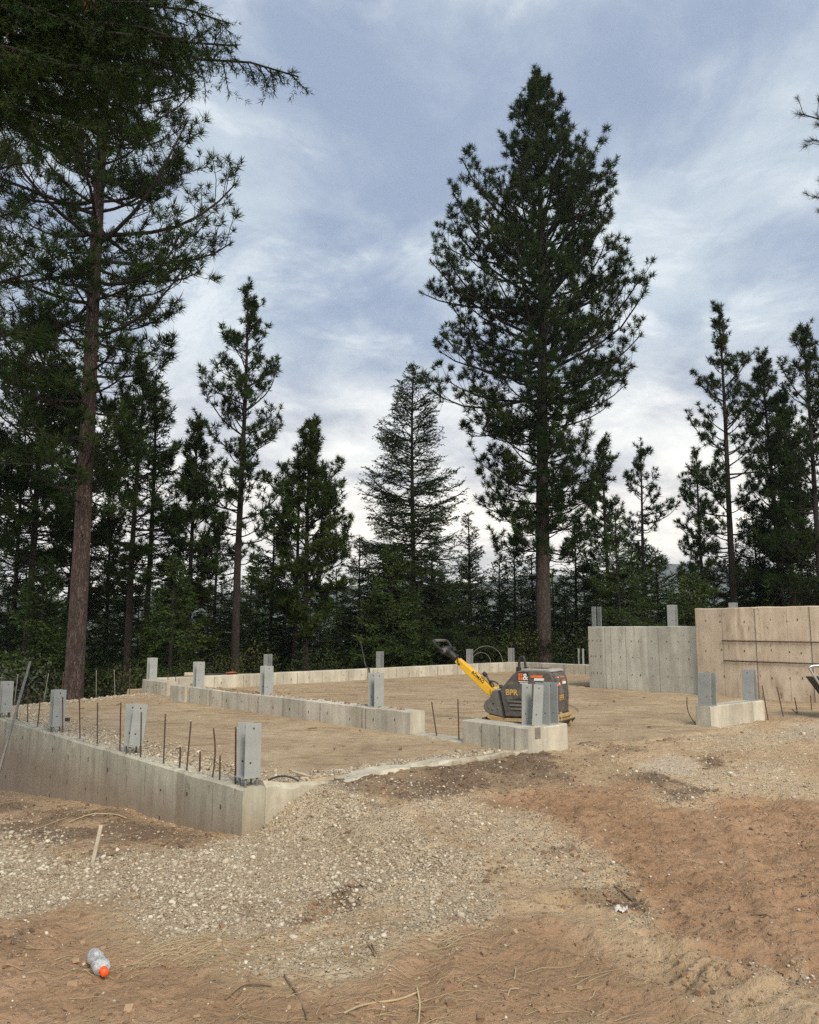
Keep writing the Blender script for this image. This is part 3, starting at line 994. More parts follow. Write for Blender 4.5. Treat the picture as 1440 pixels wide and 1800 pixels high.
w6, L = wall('tall_wall', 12.62, 3.10, 12.74, 5.95, 0.25, -0.3, 1.685, M['concrete_tall'],
             'tall pale grey concrete wall with two brackets on top, left of the tan wall', seed=31)
seams(w6, [0.92, 1.78, 2.2, 2.36], 0.25, 1.66, 0.25, 1, 0.006, 0.003)
ties(w6, [(x + rng.normal(0, 0.02), z) for x in (0.16, 0.45, 0.72, 1.1, 1.45, 1.62, 1.95, 2.5, 2.6, 2.72, 2.8) for z in (0.62, 1.0, 1.36)], 0.25, 1)
w6_L = L
w6b = link('return_wall', wall_mesh('return_wall', 4.2, 0.25, -0.3, 1.68, M['concrete_tall'], 33), w6)
w6b.location = (w6_L - 0.253, 0.246, 0)
w6b.rotation_euler = (0, 0, R(-90))

w7, L = wall('tall_wall', 12.56, -4.0, 12.56, 3.06, 0.27, -0.5, 2.05, M['concrete_tan'],
             'tallest wall, tan stained concrete slab at the right edge', seed=37, rough=0.01)
for x_, w_ in ((7.06 - 1.32, 0.014), (7.06 - 2.36, 0.014)):
    pass
seams(w7, [5.78, 4.72, 3.3], 0.2, 2.03, 0.27, 1, 0.014, 0.005)
seams(w7, [6.47, 5.15], 0.25, 2.0, 0.27, 1, 0.003, 0.002)
ties(w7, [(x + rng.normal(0, 0.03), z + rng.normal(0, 0.02)) for x in (6.85, 6.47, 5.95, 5.5, 5.15, 4.95, 4.5, 4.1) for z in (0.72, 1.2, 1.78)], 0.27, 1)

# block beside the threshold: an L of two legs
w8, L = wall('concrete_block', 3.75, 0.0, 3.75, 1.02, 0.26, -0.2, 0.552, M['concrete'],
             'L shaped concrete block carrying two tall brackets in front of the compactor', 'concrete block', seed=41)
seams(w8, [0.20, 0.42, 0.70], 0.2, 0.53, 0.26, 1)
w8b = link('side_leg', wall_mesh('side_leg', 0.42, 0.26, -0.2, 0.545, M['concrete'], 43), w8, (0.0, 0.0, 0), (0, 0, R(-90)))
w8b.location = (0.003, 0.004, 0)
rec = link('form_patch', box_mesh('form_patch', 0, 0.006, 0.03, 0.12, 0.42, 0.54, M['seam']), w8, (-0.004, 0.03, 0))

w9, L = wall('concrete_block', 7.3, 0.0, 8.86, 0.0, 0.23, -0.2, 0.553, M['concrete'],
             'small low concrete block with a bracket at each end, standing alone at right', 'concrete block', seed=47)
thr, L = wall('threshold_slab', 3.80, 1.025, 3.80, 1.995, 0.30, -0.2, 0.296, M['concrete_foot'],
              'flat pale concrete threshold strip between the low wall and the L shaped block', 'threshold', seed=51, rough=0.01)
bst, L = wall('foundation_footing', 0.43, 9.42, 3.86, 10.95, 0.20, -0.9, 0.262, M['concrete_foot'],
              'flush concrete strip at the back left pad edge, beside the big red trunk', 'footing', seed=53, rough=0.02)


# ------------------------------------------------------------------ steel column brackets
BR = {}


def bracket_meshes(w, h, t=0.007):
    key = (round(w, 3), round(h, 3))
    if key not in BR:
        BR[key] = (box_mesh('side_plate', -w / 2, w / 2, -t / 2, t / 2, t * 0.5, h, M['steel'], 0.0015),
                   tube_mesh('bolt_hole', [(0, -0.001, 0), (0, t + 0.001, 0)], 0.0085, M['hole'], 10))
    return BR[key]


def bracket(loc, rz, label, w=0.145, gap=0.135, h=0.47, lift=0.0, legs=0, tilt=0.0, front_tilt=0.0, plates=2):
    o = tag(empty('column_bracket', loc, rz), label, 'steel bracket', 'steel column brackets on the foundation')
    o.rotation_euler = (0, tilt, rz)
    pl, ho = bracket_meshes(w, h)
    bp = link('base_plate', box_mesh('base_plate', -w / 2 - 0.006, w / 2 + 0.006, -gap / 2 - 0.012, gap / 2 + 0.012, -0.004, 0.005, M['steel'], 0.001), o, (0, 0, lift))
    for s in (-1, 1):
        q = link('side_plate', pl, o, (0, s * gap / 2, lift), (0, front_tilt if s < 0 else 0, 0))
        for hz_ in (0.12, h - 0.04):
            for hx_ in ((0.0,) if hz_ > 0.2 else (-w * 0.16, )):
                link('bolt_hole', ho, q, (hx_, -0.0045, hz_))
    if legs:
        lg = tube_mesh('anchor_leg', [(0, 0, 0), (0.002, 0, -lift / 2), (0, 0, -lift - 0.1)], 0.010, M['rebar_grey'], 7)
        for i in range(legs):
            sx, sy = (-1, 1)[i % 2], (-1, 1)[i // 2 % 2]
            link('anchor_leg', lg, o, (sx * w * 0.36, sy * gap * 0.38, lift - 0.004))
    return o


def wall_top_at(px, py, z):
    p = G(px, py, z)
    return p


def hgt(px_base, py_base, py_top, z):
    p = G(px_base, py_base, z)
    m = (900 - py_top) / F_PX
    return p, EYE + p.y * (m * CP + SP) / (CP - m * SP) - z


RU = ROT_U
BLW = {k_: (W(0.105, b_, 0.325), b_) for k_, b_ in ((433, 0.10), (230, 2.48), (93, 4.90), (4, 7.20))}
for (px, pyb, pyt, z, lift, legs, label) in [
    (433, 1386, 1271, 0.325, 0.075, 4, 'grey column bracket raised on stubs at the near corner of the left wall'),
    (230, 1325, 1236, 0.325, 0.085, 4, 'column bracket with splayed front plate, second along the left wall from its near corner'),
    (93, 1287, 1211, 0.325, 0.08, 4, 'column bracket on the left wall with the red handled tool behind it'),
    (4, 1259, 1195, 0.325, 0.08, 4, 'column bracket on the left wall cut off by the left picture edge'),
]:
    p, h = hgt(px, pyb, pyt, z)
    p, b_ = BLW[px]
    bracket(p, RU, label, 0.15, 0.13, min(0.52, h - lift - 0.01), lift, legs, front_tilt=R(5) if px == 230 else 0.0)
for (b_, label) in [(2.86, 'column bracket on the long low dividing wall, nearest the doorway gap'),
                    (5.72, 'column bracket midway along the long low dividing wall'),
                    (8.12, 'column bracket at the far end of the long low dividing wall')]:
    bracket(W(3.645, b_, 0.573), RU, label, 0.165, 0.135, 0.45)
bracket(W(3.995, 10.98, 0.567), RU, 'column bracket on the short back left wall, in front of the dark firs', 0.17, 0.135, 0.45)
for (px, pyb, label, rr) in [(459, 1182, 'twin plate bracket on the back wall, left of all others there', 0),
                             (632, 1172, 'bracket on the back wall below the young pines, centre of the picture', 0),
                             (783, 1165, 'bracket on the back wall hidden partly by the black handle bow', 0),
                             (899, 1160, 'bracket on the back wall corner, left of the main pine trunk', 0)]:
    p = G(px, pyb, 0.573)
    a_, b_ = AB(p.x, p.y)
    a_ = min(a_, 16.9)
    b_ = 11.15 + (a_ - 4.125) * (1.15 / 12.875) + 0.125
    bracket(W(a_, b_, 0.573), RU + R(95), label, 0.16, 0.135, 0.45)
bracket(W(17.12, 9.75, 0.573), RU + R(20), 'bracket on the far right low wall, tucked behind the tall wall edge', 0.16, 0.135, 0.47)
bracket(W(12.62, 5.80, 1.683), RU + R(70), 'bracket on the left end of the tall grey wall', 0.17, 0.15, 0.47)
bracket(W(12.50, 3.72, 1.683), RU + R(95), 'bracket on the tall grey wall, next to the tan wall', 0.17, 0.135, 0.46)
bracket(W(15.2, 3.75, 1.78), RU + R(95), 'bracket tips showing above the left part of the tan wall', 0.16, 0.135, 0.47)
bracket(W(15.6, 1.55, 1.80), RU + R(95), 'bracket tips barely showing above the middle of the tan wall', 0.16, 0.135, 0.35)
bracket(W(3.70, 0.13, 0.548), RU, 'leaning bracket with splayed front plate on the near corner of the concrete block', 0.165, 0.15, 0.45, front_tilt=R(4), tilt=R(2))
bracket(W(3.98, 0.14, 0.547), RU + R(92), 'upright wide bracket on the concrete block, right beside the leaning one', 0.20, 0.15, 0.46)
bracket(W(7.42, 0.11, 0.556), RU + R(90), 'dull bracket on the left end of the lone small block', 0.20, 0.14, 0.45, tilt=R(-2))
bracket(W(8.68, 0.12, 0.556), RU + R(96), 'bracket on the right end of the lone small block, before the tan wall', 0.17, 0.13, 0.45)

# support under the two brackets behind the tan wall: the far wall of that room
wall('foundation_wall', 15.35, -2.5, 15.35, 4.2, 0.25, -0.3, 1.80, M['concrete'], 'far concrete wall behind the tan wall carrying two brackets', seed=59)


# ------------------------------------------------------------------ rebar
def rebar(p0, p1, label, r=0.0075, bend=0.0, mat='rebar', bury=0.12, group='rebar standing in the foundation', name='rebar', cat='rebar'):
    p0, p1 = Vector(p0), Vector(p1)
    d = (p1 - p0)
    side = Vector((d.z, 0, -d.x)).normalized() if abs(d.z) > 0.1 else Vector((0, 0, 1))
    pts = [-d.normalized() * bury]
    for i in range(9):
        t = i / 8
        pts.append(d * t + side * bend * math.sin(math.pi * t))
    o = link(name, tube_mesh(name, pts, r, M[mat], 7), None, p0)
    return tag(o, label, cat, group)


def on_left_wall(px, a=0.105, z=0.325):
    lo, hi = 0.02, 9.0
    for _ in range(50):
        m = (lo + hi) / 2
        q = W(a, m, z)
        f = q.y * CP + (z - EYE) * SP
        if 720 + F_PX * q.x / f > px:
            lo = m
        else:
            hi = m
    return W(a, lo, z), lo


def rebar_px(x0, y0, x1, y1, z, label, **k):
    p = G(x0, y0, z)
    tip = AT(x1, y1, p.y)
    a_, b_ = AB(p.x, p.y)
    if -0.6 < a_ < 0.9 and 0.31 < z < 0.33:       # on the left wall: keep it on the wall top
        q, _ = on_left_wall(x0, min(max(a_, 0.06), 0.15), z)
        tip += q - p
        p = q
    return rebar(p, tip, label, **k)


s1 = lambda x: x / 2.88
q1 = lambda y: 1100 + y / 2.88
LEFT_BARS = [  # base x, base y, top x, top y in the photo's left quarter, then what sets each apart
    (1192, 822, 1194, 522, 'straight tall rebar immediately left of the corner bracket', 0.0),
    (1113, 788, 1115, 660, 'thin short rebar second from the near corner of the left wall', 0.0),
    (1075, 788, 1081, 528, 'crooked rebar on the left wall, bowed near its foot', 0.02),
    (1011, 742, 1014, 638, 'stubby thick rebar on the left wall between two tall leaning ones', 0.0),
    (945, 746, 968, 490, 'rebar leaning right on the left wall, halfway between the two near brackets', 0.0),
    (908, 722, 912, 612, 'shortest stub of rebar, a little right of the middle of the two near brackets', 0.006),
    (828, 702, 838, 447, 'upright rebar second to the right of the splayed bracket', 0.0),
    (712, 675, 716, 440, 'upright rebar touching the right side of the splayed bracket', 0.0),
    (607, 643, 612, 390, 'upright rebar touching the left side of the splayed bracket', 0.0),
    (493, 603, 494, 388, 'rebar second to the left of the splayed bracket', 0.0),
    (405, 575, 402, 360, 'rebar third to the left of the splayed bracket', 0.0),
    (318, 550, 317, 360, 'dark rebar just right of the bracket with the red tool', 0.0),
    (190, 512, 207, 340, 'leaning rebar just left of the bracket with the red tool', 0.0),
    (140, 492, 141, 322, 'upright rebar between the long leaning pole and the red tool bracket', 0.0),
    (86, 470, 88, 372, 'rebar half hidden behind the long leaning pole', 0.0),
    (46, 465, 45, 330, 'rebar next to the bracket at the left picture edge', 0.0),
]
for x0, y0, x1, y1, lab, bd in LEFT_BARS:
    rebar_px(s1(x0), q1(y0), s1(x1), q1(y1), 0.32, lab, r=0.0075 if 'stub' not in lab else 0.009, bend=bd)
BACK_BARS = [
    (75, 375, 92, 245, 'pale thin rebar at the back edge, left of the leaning pole'),
    (225, 362, 246, 242, 'pale rebar leaning right at the back pad edge'),
    (312, 352, 323, 234, 'thin rebar at the back pad edge in front of the big red trunk'),
    (487, 345, 488, 225, 'first thin rebar right of the big red trunk at the pad edge'),
    (582, 343, 578, 222, 'second thin rebar right of the big red trunk at the pad edge'),
    (655, 340, 658, 225, 'thin rebar at the pad edge beside the short back left wall'),
    (850, 345, 851, 245, 'thin rebar in the doorway gap, next to the short wall'),
    (890, 350, 890, 250, 'thin rebar in the doorway gap, next to the long dividing wall'),
]
for x0, y0, x1, y1, lab in BACK_BARS:
    rebar_px(s1(x0), q1(y0), s1(x1), q1(y1), 0.27, lab, r=0.008, mat='rebar_grey' if 'pale' in lab or 'right of' in lab else 'rebar')
rebar_px(504, 1184, 505, 1183, 0.57, 'tiny rebar nub on the back wall top', r=0.01) if False else None
rebar_px(768, 1295, 759, 1234, 0.29, 'leaning rebar in the pale threshold strip, left one', r=0.008)
rebar_px(807, 1301, 805, 1229, 0.29, 'straight rebar in the pale threshold strip beside the block', r=0.008)
rebar_px(1224, 1274, 1208, 1225, 0.28, 'bowed thin rebar left of the lone small block', r=0.007, bend=-0.05)
rebar_px(1350, 1262, 1340, 1205, 0.29, 'leaning rebar just right of the lone small block', r=0.008)
rebar_px(1377, 1259, 1366, 1207, 0.29, 'leaning rebar second to the right of the lone small block', r=0.008)
rebar_px(1402, 1253, 1397, 1226, 0.29, 'short rebar third to the right of the lone small block', r=0.008)
rebar_px(1427, 1248, 1425, 1222, 0.29, 'short upright rebar under the tan wall near the right edge', r=0.008)
rebar_px(1402, 1254, 1392, 1247, 0.29, 'tilted rebar stub on the ground by the tan wall', r=0.007)
# steel rods lying level across the front of the tan wall, held on tie stubs
for (x0, y0, x1, y1, lab) in [(1269, 1126.5, 1470, 1129.5, 'upper rusty steel bar fixed level across the tan wall'),
                              (1272, 1161.5, 1470, 1168, 'lower rusty steel bar fixed level across the tan wall')]:
    def on_wall(px, py):
        # intersection of sight line with plane a = 12.27
        d = ray(px, py)
        nx, ny = UX, UY
        t = (12.262 + OX * nx + OY * ny) / (d[0] * nx + d[1] * ny)
        return Vector((d[0] * t, d[1] * t, EYE + d[2] * t))
    q0, q1_ = on_wall(x0, y0), on_wall(x1, y1)
    dirv = (q1_ - q0).normalized()
    o = tag(link('steel_bar', tube_mesh('steel_bar', [(0, 0, 0), dirv * (q1_ - q0).length], 0.012, M['rebar'], 8), None, q0), lab, 'steel bar', 'steel bars on the tan wall')

# ================================================================== TREES
def needles(seg0, seg1, m, nlen, width, a0, a1, rg, droop=0.0, flat=0.0):
    """m needles on each shoot seg0->seg1; thin triangles"""
    n = len(seg0)
    ax = seg1 - seg0
    L = np.linalg.norm(ax, axis=1, keepdims=True) + 1e-9
    ax = ax / L
    up = np.where(np.abs(ax[:, 2:3]) > 0.85, np.array([[1.0, 0, 0]]), np.array([[0, 0, 1.0]]))
    A = np.cross(ax, up)
    A /= np.linalg.norm(A, axis=1, keepdims=True) + 1e-9
    B = np.cross(A, ax)
    t = rg.random((n, m, 1))
    th = rg.random((n, m, 1)) * 2 * np.pi
    cone = a0 + (a1 - a0) * rg.random((n, m, 1)) * (1.15 - 0.45 * t)
    B_amt = np.sin(th) * (1 - flat)
    rad = A[:, None] * np.cos(th) + B[:, None] * B_amt
    d = ax[:, None] * np.cos(cone) + rad * np.sin(cone)
    d[:, :, 2] -= droop * rg.random((n, m))
    d /= np.linalg.norm(d, axis=2, keepdims=True) + 1e-9
    base = seg0[:, None] + ax[:, None] * (L[:, None] * t)
    ln = nlen * (0.7 + 0.5 * rg.random((n, m, 1))) * (0.72 + 0.5 * rg.random((n, 1, 1)))
    tip = base + d * ln
    sd = np.cross(d, rg.normal(size=(n, m, 3)))
    sd /= np.linalg.norm(sd, axis=2, keepdims=True) + 1e-9
    wd = sd * width * 0.5
    mid = base + d * ln * 0.12
    V = np.stack([mid - wd, mid + wd, tip], 2).reshape(-1, 3)
    Fc = np.arange(n * m * 3, dtype=np.int32).reshape(-1, 3)
    return V, Fc


def join_vf(parts):
    Vs, Fs, off = [], [], 0
    for V, Fc in parts:
        Vs.append(V)
        Fs.append(Fc + off)
        off += len(V)
    return np.concatenate(Vs), np.concatenate(Fs)


def unit(v):
    return v / (np.linalg.norm(v, axis=-1, keepdims=True) + 1e-9)


def grow(base, dirv, L, k, curl, rg, jit=0.08, sag=0.0):
    """batch of limbs: base (n,3), dirv (n,3), L (n,), curl (n,) upward turn over the length -> (n,k,3)"""
    n = len(base)
    P = np.empty((n, k, 3))
    P[:, 0] = base
    d = unit(dirv.copy())
    st = (L / (k - 1))[:, None]
    for i in range(1, k):
        t = i / (k - 1)
        d = d + rg.normal(0, jit, (n, 3))
        d[:, 2] += curl / (k - 1) * (0.4 + 1.2 * t) - sag * (1 - t) / (k - 1)
        d = unit(d)
        P[:, i] = P[:, i - 1] + d * st
    return P


def along(P, t):
    """points and tangents on polylines P (n,k,3) at t (n,)"""
    k = P.shape[1]
    f = np.clip(t, 0, 0.9999) * (k - 1)
    i = f.astype(int)
    w = (f - i)[:, None]
    r = np.arange(len(P))
    p0, p1 = P[r, i], P[r, i + 1]
    return p0 * (1 - w) + p1 * w, unit(p1 - p0)


def rep_children(P, Lb, cnt, t0, t1, rg):
    """choose child positions: returns parent index, t"""
    idx = np.repeat(np.arange(len(P)), cnt)
    t = np.concatenate([t0 + (t1 - t0) * (np.arange(c) + rg.random(c) * 0.8) / max(c, 1) for c in cnt]) if len(cnt) else np.zeros(0)
    return idx, t


def side_dirs(T, sgn, ang, lift, rg):
    up = np.array([0, 0, 1.0])
    S_ = unit(np.cross(T, up) + 1e-6)
    Nn = np.cross(S_, T)
    return unit(T * np.cos(ang)[:, None] + S_ * (sgn * np.sin(ang))[:, None] + Nn * lift[:, None])


def trunk_mesh(H, r0, mat, rg, lean=(0, 0), sides=12, rel=0.05, k=26, base_flare=0.14):
    z = np.linspace(-1.2, H, k)
    t = np.clip(z / H, 0, 1)
    P = np.stack([lean[0] * t * t * H + 0.012 * H * np.sin(t * 5 + rg.random() * 6) * t * 0.5,
                  lean[1] * t * t * H + 0.012 * H * np.cos(t * 4 + rg.random() * 6) * t * 0.5, z], 1)
    rr = r0 * (1 - t) ** 0.8 * (1 + base_flare * np.exp(-np.clip(z, 0, None) / 0.5)) + 0.012
    V, Fc = tubes(P[None], rr[None], sides)
    Vr = V.reshape(k, sides, 3)
    off = Vr - P[:, None]
    ang = np.arange(sides)
    nz_ = 1 + rel * (rg.random((k, sides)) * 2 - 1)
    Vr = P[:, None] + off * nz_[:, :, None]
    return np_mesh('trunk', Vr.reshape(-1, 3), Fc, mat, True), P


def trunk_at(P, h):
    z = P[:, 2]
    return np.stack([np.interp(h, z, P[:, 0]), np.interp(h, z, P[:, 1]), h], 1)


def pine_parts(seed, H, r0, crown0, prof, nb, tuft=30, nlen=0.17, nw=0.015, el_lo=-5, el_hi=55, curl=0.7, dens=1.0,
               bark='bark_grey', needle='pine', lean=(0, 0), sides=12, twig2=True, dead=4, az_bias=None, hfrac_pow=1.0, golden=False):
    rg = np.random.default_rng(seed)
    tm, TP = trunk_mesh(H, r0, M[bark], rg, lean, sides)
    u = (np.arange(nb) + rg.random(nb)) / nb
    h = crown0 + (H * 0.985 - crown0) * u ** hfrac_pow
    # loose whorls
    h = h + 0.25 * np.sin(h * 2 * np.pi / 0.8) * 0.3
    az = rg.random(nb) * 2 * np.pi
    if golden:
        az = (np.arange(nb) * 2.39996 + rg.normal(0, 0.25, nb)) % (2 * np.pi)
    Lb = prof(h / H, az) * (0.55 + 0.55 * rg.random(nb))
    Lb = np.maximum(Lb, 0.18)
    fr = (h - crown0) / (H - crown0)
    el = np.radians(el_lo + (el_hi - el_lo) * np.clip(fr, 0, 1) ** 1.4 + rg.normal(0, 9, nb))
    D = np.stack([np.cos(az) * np.cos(el), np.sin(az) * np.cos(el), np.sin(el)], 1)
    B0 = trunk_at(TP, h)
    P1 = grow(B0, D, Lb, 7, curl * (0.5 + 0.7 * rg.random(nb)), rg, 0.07, sag=0.25 * (1 - fr))
    rb = np.clip(0.010 + 0.013 * Lb, 0.012, 0.07)
    tp = np.linspace(1, 0.28, 7)
    wood = [tubes(P1, rb[:, None] * tp, 5)]
    shoots0, shoots1 = [], []

    def tip_shoot(P, ln):
        e = P[:, -1]
        d = unit(P[:, -1] - P[:, -2])
        d = unit(d + np.array([0, 0, 0.35]))
        shoots0.append(e - d * ln * 0.55)
        shoots1.append(e + d * ln * 0.05)
    ln0 = nlen * 1.0
    tip_shoot(P1, ln0 * 1.3)
    # secondary limbs
    cnt = np.maximum(2, (Lb * 4.6 * dens + 1.5)).astype(int)
    idx, t = rep_children(P1, Lb, cnt, 0.22, 0.98, rg)
    pb, pt = along(P1[idx], t)
    sg = np.where(rg.random(len(idx)) < 0.5, -1.0, 1.0)
    ang = np.radians(38 + 28 * rg.random(len(idx)))
    dd = side_dirs(pt, sg, ang, 0.25 * rg.normal(size=len(idx)) + 0.15, rg)
    L2 = np.clip(Lb[idx] * (0.16 + 0.30 * rg.random(len(idx))) * (1.15 - 0.65 * t) + 0.12, 0.14, 1.3)
    P2 = grow(pb, dd, L2, 5, curl * 1.1 * (0.4 + 0.9 * rg.random(len(idx))), rg, 0.12)
    r2 = np.clip(0.006 + 0.007 * L2, 0.006, 0.016)
    wood.append(tubes(P2[:, [0, 2, 4]], r2[:, None] * np.linspace(1, 0.5, 3), 3))
    tip_shoot(P2, ln0 * 1.2)
    if twig2:
        cnt3 = np.maximum(1, (L2 * 3.3 * dens + 0.6)).astype(int)
        idx3, t3 = rep_children(P2, L2, cnt3, 0.3, 0.92, rg)
        pb3, pt3 = along(P2[idx3], t3)
        sg3 = np.where(rg.random(len(idx3)) < 0.5, -1.0, 1.0)
        d3 = side_dirs(pt3, sg3, np.radians(35 + 35 * rg.random(len(idx3))), 0.35 * rg.normal(size=len(idx3)) + 0.2, rg)
        L3 = 0.14 + 0.20 * rg.random(len(idx3))
        P3 = grow(pb3, d3, L3, 4, curl * rg.random(len(idx3)) * 1.3, rg, 0.12)
        wood.append(tubes(P3[:, [0, 3]], np.full((len(idx3), 2), 0.006), 3))
        tip_shoot(P3, ln0)
    # dead lower stubs
    if dead:
        hd = crown0 * (0.35 + 0.6 * rg.random(dead))
        ad = rg.random(dead) * 2 * np.pi
        Dd = np.stack([np.cos(ad), np.sin(ad), rg.normal(0, 0.2, dead)], 1)
        Pd = grow(trunk_at(TP, hd), Dd, 0.5 + 1.0 * rg.random(dead), 7, np.zeros(dead), rg, 0.18)
        wood.append(tubes(Pd, np.full((dead, 1), 0.018) * tp, 4))
    V, Fc = join_vf(wood)
    limbs = np_mesh('limbs', V, Fc, M['bark_dark'], True)
    s0, s1_ = np.concatenate(shoots0), np.concatenate(shoots1)
    V, Fc = needles(s0, s1_, tuft, nlen, nw, np.radians(12), np.radians(100), rg)
    crown = np_mesh('crown', V, Fc, M[needle])
    return [('trunk', tm), ('limbs', limbs), ('crown', crown)]


def fir_parts(seed, H, r0, crown0, Rmax, nb, dens=1.0, nlen=0.055, nw=0.016, per_m=34, shape=0.85, el_lo=-22, el_hi=38,
              bark='bark_dark', needle='fir', gap=0.35, sides=8):
    rg = np.random.default_rng(seed)
    tm, TP = trunk_mesh(H, r0, M[bark], rg, (0, 0), sides)
    u = (np.arange(nb) + rg.random(nb)) / nb
    fr = u ** 1.15
    h = crown0 + (H * 0.99 - crown0) * fr
    az = rg.random(nb) * 2 * np.pi
    Lb = (Rmax * (1 - fr) ** shape * (1 - gap * rg.random(nb)) + 0.12)
    el = np.radians(el_lo + (el_hi - el_lo) * fr + rg.normal(0, 7, nb))
    D = np.stack([np.cos(az) * np.cos(el), np.sin(az) * np.cos(el), np.sin(el)], 1)
    P1 = grow(trunk_at(TP, h), D, Lb, 7, 0.35 + 0.3 * rg.random(nb), rg, 0.05, sag=0.2)
    rb = np.clip(0.008 + 0.010 * Lb, 0.008, 0.04)
    wood = [tubes(P1, rb[:, None] * np.linspace(1, 0.25, 7), 4)]
    s0, s1_ = [], []

    def seg(P):
        for i in range(P.shape[1] - 1):
            s0.append(P[:, i])
            s1_.append(P[:, i + 1])
    seg(P1[:, 2:])
    cnt = np.maximum(3, (Lb * 8.5 * dens + 2)).astype(int)
    idx, t = rep_children(P1, Lb, cnt, 0.15, 0.97, rg)
    pb, pt = along(P1[idx], t)
    sg = np.where(rg.random(len(idx)) < 0.5, -1.0, 1.0)
    dd = side_dirs(pt, sg, np.radians(42 + 22 * rg.random(len(idx))), rg.normal(-0.05, 0.16, len(idx)), rg)
    L2 = np.clip(Lb[idx] * (0.46 * (1.1 - t)) * (0.6 + 0.6 * rg.random(len(idx))) + 0.12, 0.12, 1.0)
    P2 = grow(pb, dd, L2, 4, rg.normal(-0.10, 0.22, len(idx)), rg, 0.10)
    wood.append(tubes(P2[:, [0, 3]], np.full((len(idx), 2), 0.005), 3))
    seg(P2)
    cnt3 = np.maximum(0, (L2 * 7.5 * dens)).astype(int)
    idx3, t3 = rep_children(P2, L2, cnt3, 0.25, 0.95, rg)
    if len(idx3):
        pb3, pt3 = along(P2[idx3], t3)
        sg3 = np.where(rg.random(len(idx3)) < 0.5, -1.0, 1.0)
        d3 = side_dirs(pt3, sg3, np.radians(50 + 20 * rg.random(len(idx3))), rg.normal(-0.1, 0.2, len(idx3)), rg)
        P3 = grow(pb3, d3, 0.10 + 0.14 * rg.random(len(idx3)), 2, np.zeros(len(idx3)), rg, 0.08)
        seg(P3)
    V, Fc = join_vf(wood)
    limbs = np_mesh('limbs', V, Fc, M['bark_dark'], True)
    a, b = np.concatenate(s0), np.concatenate(s1_)
    ll = np.linalg.norm(b - a, axis=1)
    m = np.clip((ll * per_m).round().astype(int), 2, 12)
    parts = []
    for k in np.unique(m):
        q = m == k
        parts.append(needles(a[q], b[q], int(k), nlen, nw, np.radians(30), np.radians(75), rg, flat=0.45))
    V, Fc = join_vf(parts)
    return [('trunk', tm), ('limbs', limbs), ('crown', np_mesh('crown', V, Fc, M[needle]))]


def plant_tree(name, parts, loc, label, cat, group, rz=0.0, sc=(1, 1, 1)):
    o = tag(empty(name, loc, rz), label, cat, group)
    o.scale = sc
    for pn, me_ in parts:
        q = link(pn, me_, o)
        if pn == 'limbs':
            q['kind'] = 'stuff'
    return o


def base_of(px, Y, py=1150):
    p = AT(px, py, Y)
    x = p.x
    # vertical trunk through that sight line
    return Vector((x, Y, gz(x, Y)))


def top_h(loc, py):
    m = (900 - py) / F_PX
    return EYE + loc.y * (m * CP + SP) / (CP - m * SP) - loc.z


TG = 'trees on the slope behind the foundation'


def interp_prof(pts, scale):
    zz_ = [p[0] for p in pts]
    ll_ = [p[1] for p in pts]
    rr_ = [p[2] for p in pts]

    def f(hf, az):
        l_ = np.interp(hf, zz_, ll_) * scale
        r_ = np.interp(hf, zz_, rr_) * scale
        c = np.cos(az)
        w = 0.5 + 0.5 * c
        return (l_ * (1 - w) + r_ * w) * 1.04
    return f


def px_prof(loc, H, rows):
    """rows: (photo y, left px, right px) half widths -> list of (height fraction, left m, right m)"""
    out = []
    for py, l_, r_ in rows:
        z = EYE + loc.y * (((900 - py) / F_PX) * CP + SP) / (CP - ((900 - py) / F_PX) * SP)
        depth = loc.y * CP + (z - EYE) * SP
        out.append(((z - loc.z) / H, l_ * depth / F_PX, r_ * depth / F_PX))
    return sorted(out)


# main pine
loc = base_of(956, 30.5, 1140)
H = top_h(loc, 128)
rows = [(128, 12, 12), (160, 30, 30), (190, 46, 48), (240, 70, 76), (290, 88, 98), (350, 108, 140), (400, 150, 178), (450, 200, 192), (500, 235, 210),
        (550, 225, 230), (600, 240, 222), (680, 210, 195), (750, 185, 165), (850, 155, 125), (930, 125, 105), (990, 80, 70)]
pf = interp_prof(px_prof(loc, H, rows), 1.0)
hb = [r for r in px_prof(loc, H, [(985, 1, 1)])][0][0] * H
plant_tree('pine_tree', pine_parts(101, H, 0.29, hb, pf, 225, tuft=46, nlen=0.235, nw=0.024, el_lo=-12, el_hi=46, curl=1.1, dens=0.62, sides=18, dead=7, lean=(0.02, 0.0), hfrac_pow=1.08, golden=True),
           loc, 'tallest lone pine with broad irregular crown, right of centre behind the compactor', 'pine tree', TG)

# big pine at left
loc = base_of(131, 17.8, 1180)
Hh = 24.0
rows = [(-300, 60, 70), (-100, 150, 150), (60, 180, 170), (250, 210, 190), (330, 200, 215), (430, 230, 262), (520, 240, 230), (600, 230, 205), (700, 220, 150), (780, 200, 130), (860, 170, 90), (950, 110, 40)]
pf = interp_prof(px_prof(loc, Hh, rows), 1.0)
hb = px_prof(loc, Hh, [(900, 1, 1)])[0][0] * Hh
bigpine = plant_tree('pine_tree', pine_parts(202, Hh, 0.185, hb, pf, 190, tuft=28, nlen=0.22, nw=0.021, el_lo=-14, el_hi=40, curl=0.95, dens=0.85, golden=True, bark='bark_red', sides=28, dead=5, lean=(0.0, 0)),
           loc, 'big pine with thick reddish bare lower trunk at left, beside the pad edge', 'pine tree', TG)

